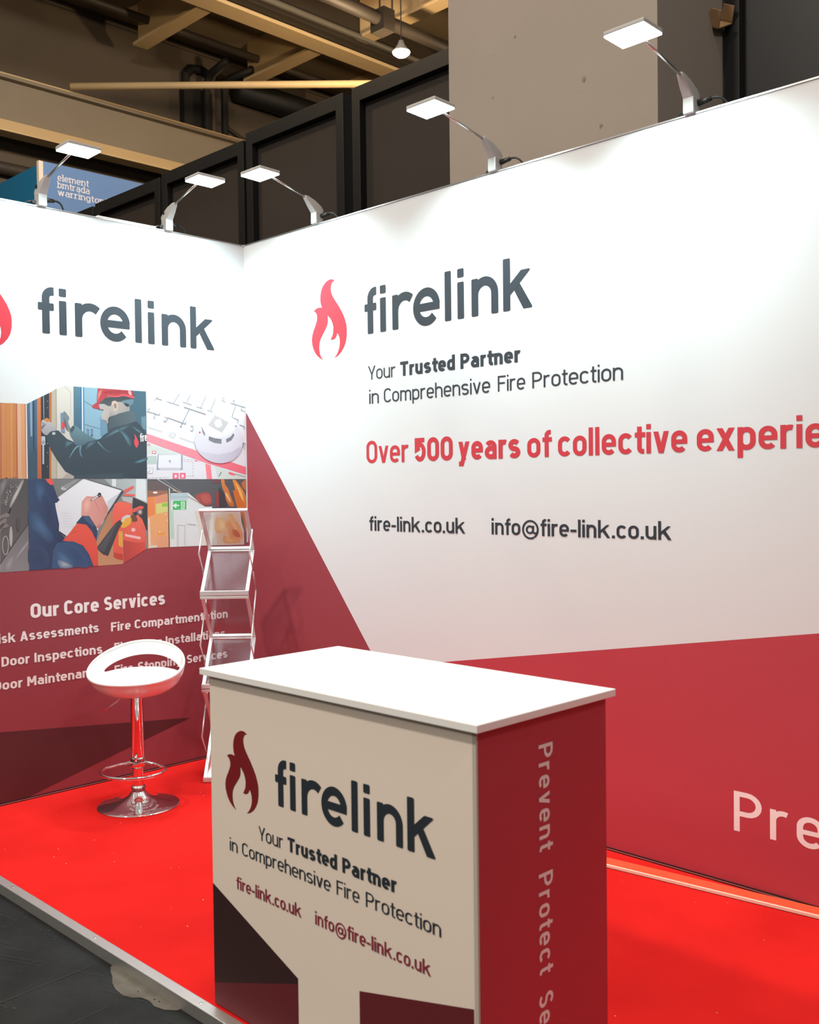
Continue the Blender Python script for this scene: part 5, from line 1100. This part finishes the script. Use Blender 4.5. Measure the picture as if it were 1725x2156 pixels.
words(bm, fc, [('in', 2.4026, 2.4402), ('Comprehensive', 2.4614, 2.8398), ('Fire', 2.8626, 2.9479), ('Protection', 2.9710, 3.2231)], .474, .0370, .11); obj('lettering', bm, ink, front)
bm = bmesh.new(); line(bm, fc, 'fire-link.co.uk', 2.4322, 2.7205, .372, .0350, .15); obj('lettering', bm, mat('maroon_ink', (.25, .025, .045), .5), front); bm = bmesh.new(); line(bm, fc, 'info@fire-link.co.uk', 2.7765, 3.1895, .3725, .0345, .15); obj('lettering', bm, mat('maroon_ink', (.25, .025, .045), .5), front)
bm = bmesh.new(); put(bm, fc, flame_poly(2.6171, .649, .5574, .5574)); obj('flame_logo', bm, mat('deep_flame_ink', (.20, .010, .014), .5), front)
bm = bmesh.new(); box(bm, w_-.018, .006, .004, w_, d_, CZ); side = obj('side_panel', bm, red_print, t)
fs = (V3((w_+.0008, -CY0, 0)), V3((0, 0, -1)), V3((0, 1, 0)), V3((1, 0, 0)))
bm = bmesh.new(); line(bm, fs, 'Prevent', -.8900, -.6387, -1.6155, .054, .15, gap=.17); obj('lettering', bm, ink_pale, side); bm = bmesh.new(); line(bm, fs, 'Protect', -.5854, -.3468, -1.6190, .054, .15, gap=.17); obj('lettering', bm, ink_pale, side); bm = bmesh.new(); line(bm, fs, 'Secure', -.2990, -.075, -1.6215, .054, .15, gap=.17); obj('lettering', bm, ink_pale, side)
bm = bmesh.new(); box(bm, 0, .018, .004, .018, d_, CZ); obj('side_panel', bm, red_print, t)
bxo('back_panel', (.018, d_-.018, .004, w_-.018, d_, CZ), counter_white, t)
bxo('corner_profile', (w_-.0115, -.0005, .004, w_-.0005, .0055, CZ), mat('profile_grey', (.50, .45, .40), .5), t)
bxo('worktop', (-.020, -.022, CZ, w_+.022, d_+.014, CZ+.019), mat('worktop_white', (.84, .83, .81), .35), t, bevel=.002)

# ------------------------------------------------------------------ bar stool
SX, SY = .473, -1.007
abs_white = mat('white_abs', (.86, .86, .86), .16, spec=.5, coat=.4)
t = thing('bar_stool', 'white shell bar stool with chrome pole on the red carpet', 'bar stool', (SX, SY, 0))
t.rotation_euler = (0, 0, math.atan2(-.7087, .7055))       # local +x faces the aisle
bm = bmesh.new()
NT = 96
def fb(phi): return (1-math.cos(phi))/2                      # 0 at the front, 1 at the back
def rim(phi): return .612+.138*fb(phi)**1.5
def pan_edge(phi): return .600+.026*fb(phi)
def slot_top(phi):
    bk_ = abs(phi-PI); lim = math.radians(60)
    return pan_edge(phi)+(.056*math.cos(bk_/lim*PI/2)**.75 if bk_ < lim else 0)+.0015
rows = []
for r, z in ((0, .527), (.05, .527), (.09, .530), (.125, .538), (.155, .551), (.180, .569), (.197, .587)):
    rows.append([bm.verts.new((0, 0, z))]*NT if r == 0 else [bm.verts.new((r*math.cos(2*PI*k/NT), r*math.sin(2*PI*k/NT), z)) for k in range(NT)])
def ring(fz, r0, rb):
    out = []
    for k in range(NT):
        phi = 2*PI*k/NT; r = r0+rb*fb(phi); out.append(bm.verts.new((r*math.cos(phi), r*math.sin(phi), fz(phi))))
    return out
rows.append(ring(pan_edge, .208, .0)); SLOT = len(rows)-1
rows.append(ring(slot_top, .209, .006))
for q in (.35, .7, 1.0): rows.append(ring(lambda p, q=q: slot_top(p)+(rim(p)-slot_top(p))*q, .210+.012*q, .006))
rows.append(ring(lambda p: rim(p)+.004, .219, .006)); rows.append(ring(lambda p: rim(p)+.001, .213, .006))
for i in range(len(rows)-1):
    for k in range(NT):
        k2 = (k+1) % NT; phi = 2*PI*(k+.5)/NT
        if i == SLOT and abs(phi-PI) < math.radians(59): continue
        q = list(dict.fromkeys([rows[i][k], rows[i+1][k], rows[i+1][k2], rows[i][k2]])); bm.faces.new(q)
o = obj('seat_shell', bm, abs_white, t, True)
md = o.modifiers.new('thick', 'SOLIDIFY'); md.thickness = .009; md.offset = 0; md.use_rim = True
md = o.modifiers.new('soft', 'SUBSURF'); md.levels = 1; md.render_levels = 1
bm = bmesh.new(); prev = None
for r in (0, .05, .10, .15, .18, .196, .204, .206):
    row = [bm.verts.new((r*math.cos(2*PI*k/NT), r*math.sin(2*PI*k/NT), pan_edge(2*PI*k/NT)*(r/.206)+(1-r/.206)*.613-.014*(1-(r/.206)**2)+(.002 if .17 < r < .2 else 0)-(.006 if r > .205 else 0))) for k in range(NT)] if r else [bm.verts.new((0, 0, .599))]*NT
    if prev:
        for k in range(NT): bm.faces.new(list(dict.fromkeys([prev[k], row[k], row[(k+1) % NT], prev[(k+1) % NT]])))
    prev = row
obj('seat_pan', bm, abs_white, t, True)
bm = bmesh.new(); lathe(bm, [(.0, .18), (.028, .18), (.0295, .185), (.0295, .515), (.045, .520), (.045, .5275), (0, .5275)], 32); obj('outer_tube', bm, chrome, t, True)
bm = bmesh.new(); lathe(bm, [(.0245, .06), (.0245, .185)], 32); obj('pole', bm, chrome, t, True)
bm = bmesh.new(); lathe(bm, [(.0, .098), (.024, .098), (.031, .094), (.035, .086), (.031, .077), (.024, .073), (0, .073)], 24); obj('collar', bm, mat('crystal_collar', (.8, .8, .78), .18, 1, noise=(160, .8, (.15, .15, .15)), bump=(150, 1.0)), t, True)
bm = bmesh.new(); lathe(bm, [(0, .074), (.026, .074), (.034, .066), (.046, .050), (.066, .036), (.10, .024), (.15, .013), (.185, .008), (.192, .005), (.193, .001), (.19, 0), (0, 0)], 72); obj('base', bm, chrome, t, True)
pts = []
for i in range(29):
    a = math.radians(-152+304*i/28); pts.append((.085+.118*math.cos(a)+.0, .148*math.sin(a)*(1 if abs(a) < 2 else .9), .188))
pts = [(-.005, -.028, .205)]+[(p[0], p[1], p[2]-.006*math.cos(math.radians(-152+304*i/28))) for i, p in enumerate(pts)]+[(-.005, .028, .205)]
bm = bmesh.new(); tube(bm, pts, .0075, 10); obj('footrest_ring', bm, chrome, t, True)
bm = bmesh.new(); lathe(bm, [(.0, .182), (.033, .182), (.034, .19), (.034, .225), (.031, .232), (0, .232)], 28); box(bm, .028, -.006, .215, .040, .006, .245); obj('clamp_collar', bm, chrome, t, True)
bm = bmesh.new(); tube(bm, [(.02, -.055, .535), (.03, -.085, .50), (.035, -.16, .452)], .0035, 8); obj('height_lever', bm, chrome, t, True)

# ------------------------------------------------------------------ zigzag brochure stand
acr = bpy.data.materials.new('acrylic'); acr.use_nodes = True; nt = acr.node_tree; nt.nodes.clear()
out = nt.nodes.new('ShaderNodeOutputMaterial'); mx = nt.nodes.new('ShaderNodeMixShader'); tr_ = nt.nodes.new('ShaderNodeBsdfTransparent'); gl = nt.nodes.new('ShaderNodeBsdfGlossy')
tr_.inputs[0].default_value = (.93, .94, .95, 1); gl.inputs['Roughness'].default_value = .12
sc = nt.nodes.new('ShaderNodeTexNoise'); sc.inputs['Scale'].default_value = 14; mr = nt.nodes.new('ShaderNodeMapRange'); mr.inputs[3].default_value = .04; mr.inputs[4].default_value = .20
nt.links.new(sc.outputs[0], mr.inputs[0]); nt.links.new(mr.outputs[0], mx.inputs[0]); nt.links.new(tr_.outputs[0], mx.inputs[1]); nt.links.new(gl.outputs[0], mx.inputs[2]); nt.links.new(mx.outputs[0], out.inputs[0])
silver = mat('silver_frame', (.74, .74, .75), .38, .6)
a_ = V3((.691, .723, 0)); f_ = V3((.723, -.691, 0)); BW = .246; DEP = .27
t = thing('brochure_stand', 'silver folding zigzag brochure stand with clear shelves in the corner', 'brochure stand', (.389, -.589, 0))
t.rotation_euler = (0, 0, math.atan2(a_.y, a_.x))           # local x = width, local -y = front
Zn = [1.395, 1.172, .962, .705, .488, .235, .010]; Yn = [0 if i % 2 == 0 else DEP for i in range(7)]
for i in range(6):
    p0 = V3((0, Yn[i], Zn[i])); p1 = V3((0, Yn[i+1], Zn[i+1])); dv = (p1-p0); L_ = dv.length; dv.normalize(); nv = V3((1, 0, 0)).cross(dv)
    M_ = Matrix((V3((1, 0, 0)), dv, nv)).transposed().to_4x4(); M_.translation = p0
    bm = bmesh.new()
    for q in ((0, .006, -.006, .018, L_-.006, .006), (BW-.018, .006, -.006, BW, L_-.006, .006), (0, .004, -.007, BW, .018, .007), (0, L_-.018, -.007, BW, L_-.004, .007)): box(bm, *q)
    bmesh.ops.transform(bm, matrix=M_, verts=bm.verts[:]); pf = obj('shelf_frame', bm, silver, t, bevel=.0015)
    bm = bmesh.new(); box(bm, .016, .016, -.0015, BW-.016, L_-.016, .0015); bmesh.ops.transform(bm, matrix=M_, verts=bm.verts[:]); obj('acrylic_sheet', bm, acr, pf)
    if i % 2:   # lower lip of an upward facing shelf
        bm = bmesh.new(); box(bm, 0, Yn[i+1]-.008, Zn[i+1]-.006, BW, Yn[i+1]+.004, Zn[i+1]+.018); box(bm, 0, Yn[i+1]-.006, max(.002, Zn[i+1]-.024), BW, Yn[i+1]+.006, max(.008, Zn[i+1]-.011)); obj('lip_bar', bm, silver, pf, bevel=.002)
for i in range(1, 6):
    m0 = V3((0, (Yn[i-1]+Yn[i])/2, (Zn[i-1]+Zn[i])/2)); m1 = V3((0, (Yn[i]+Yn[i+1])/2, (Zn[i]+Zn[i+1])/2)); el = V3((0, (DEP-Yn[i])*.86+DEP*.07, Zn[i]-.004))
    for x in (-.006, BW+.006):
        for q in (m0, m1):
            tubo('link_rod', [q+V3((x, 0, 0)), el+V3((x*1.0, 0, 0))], .0042, silver, t, 8)
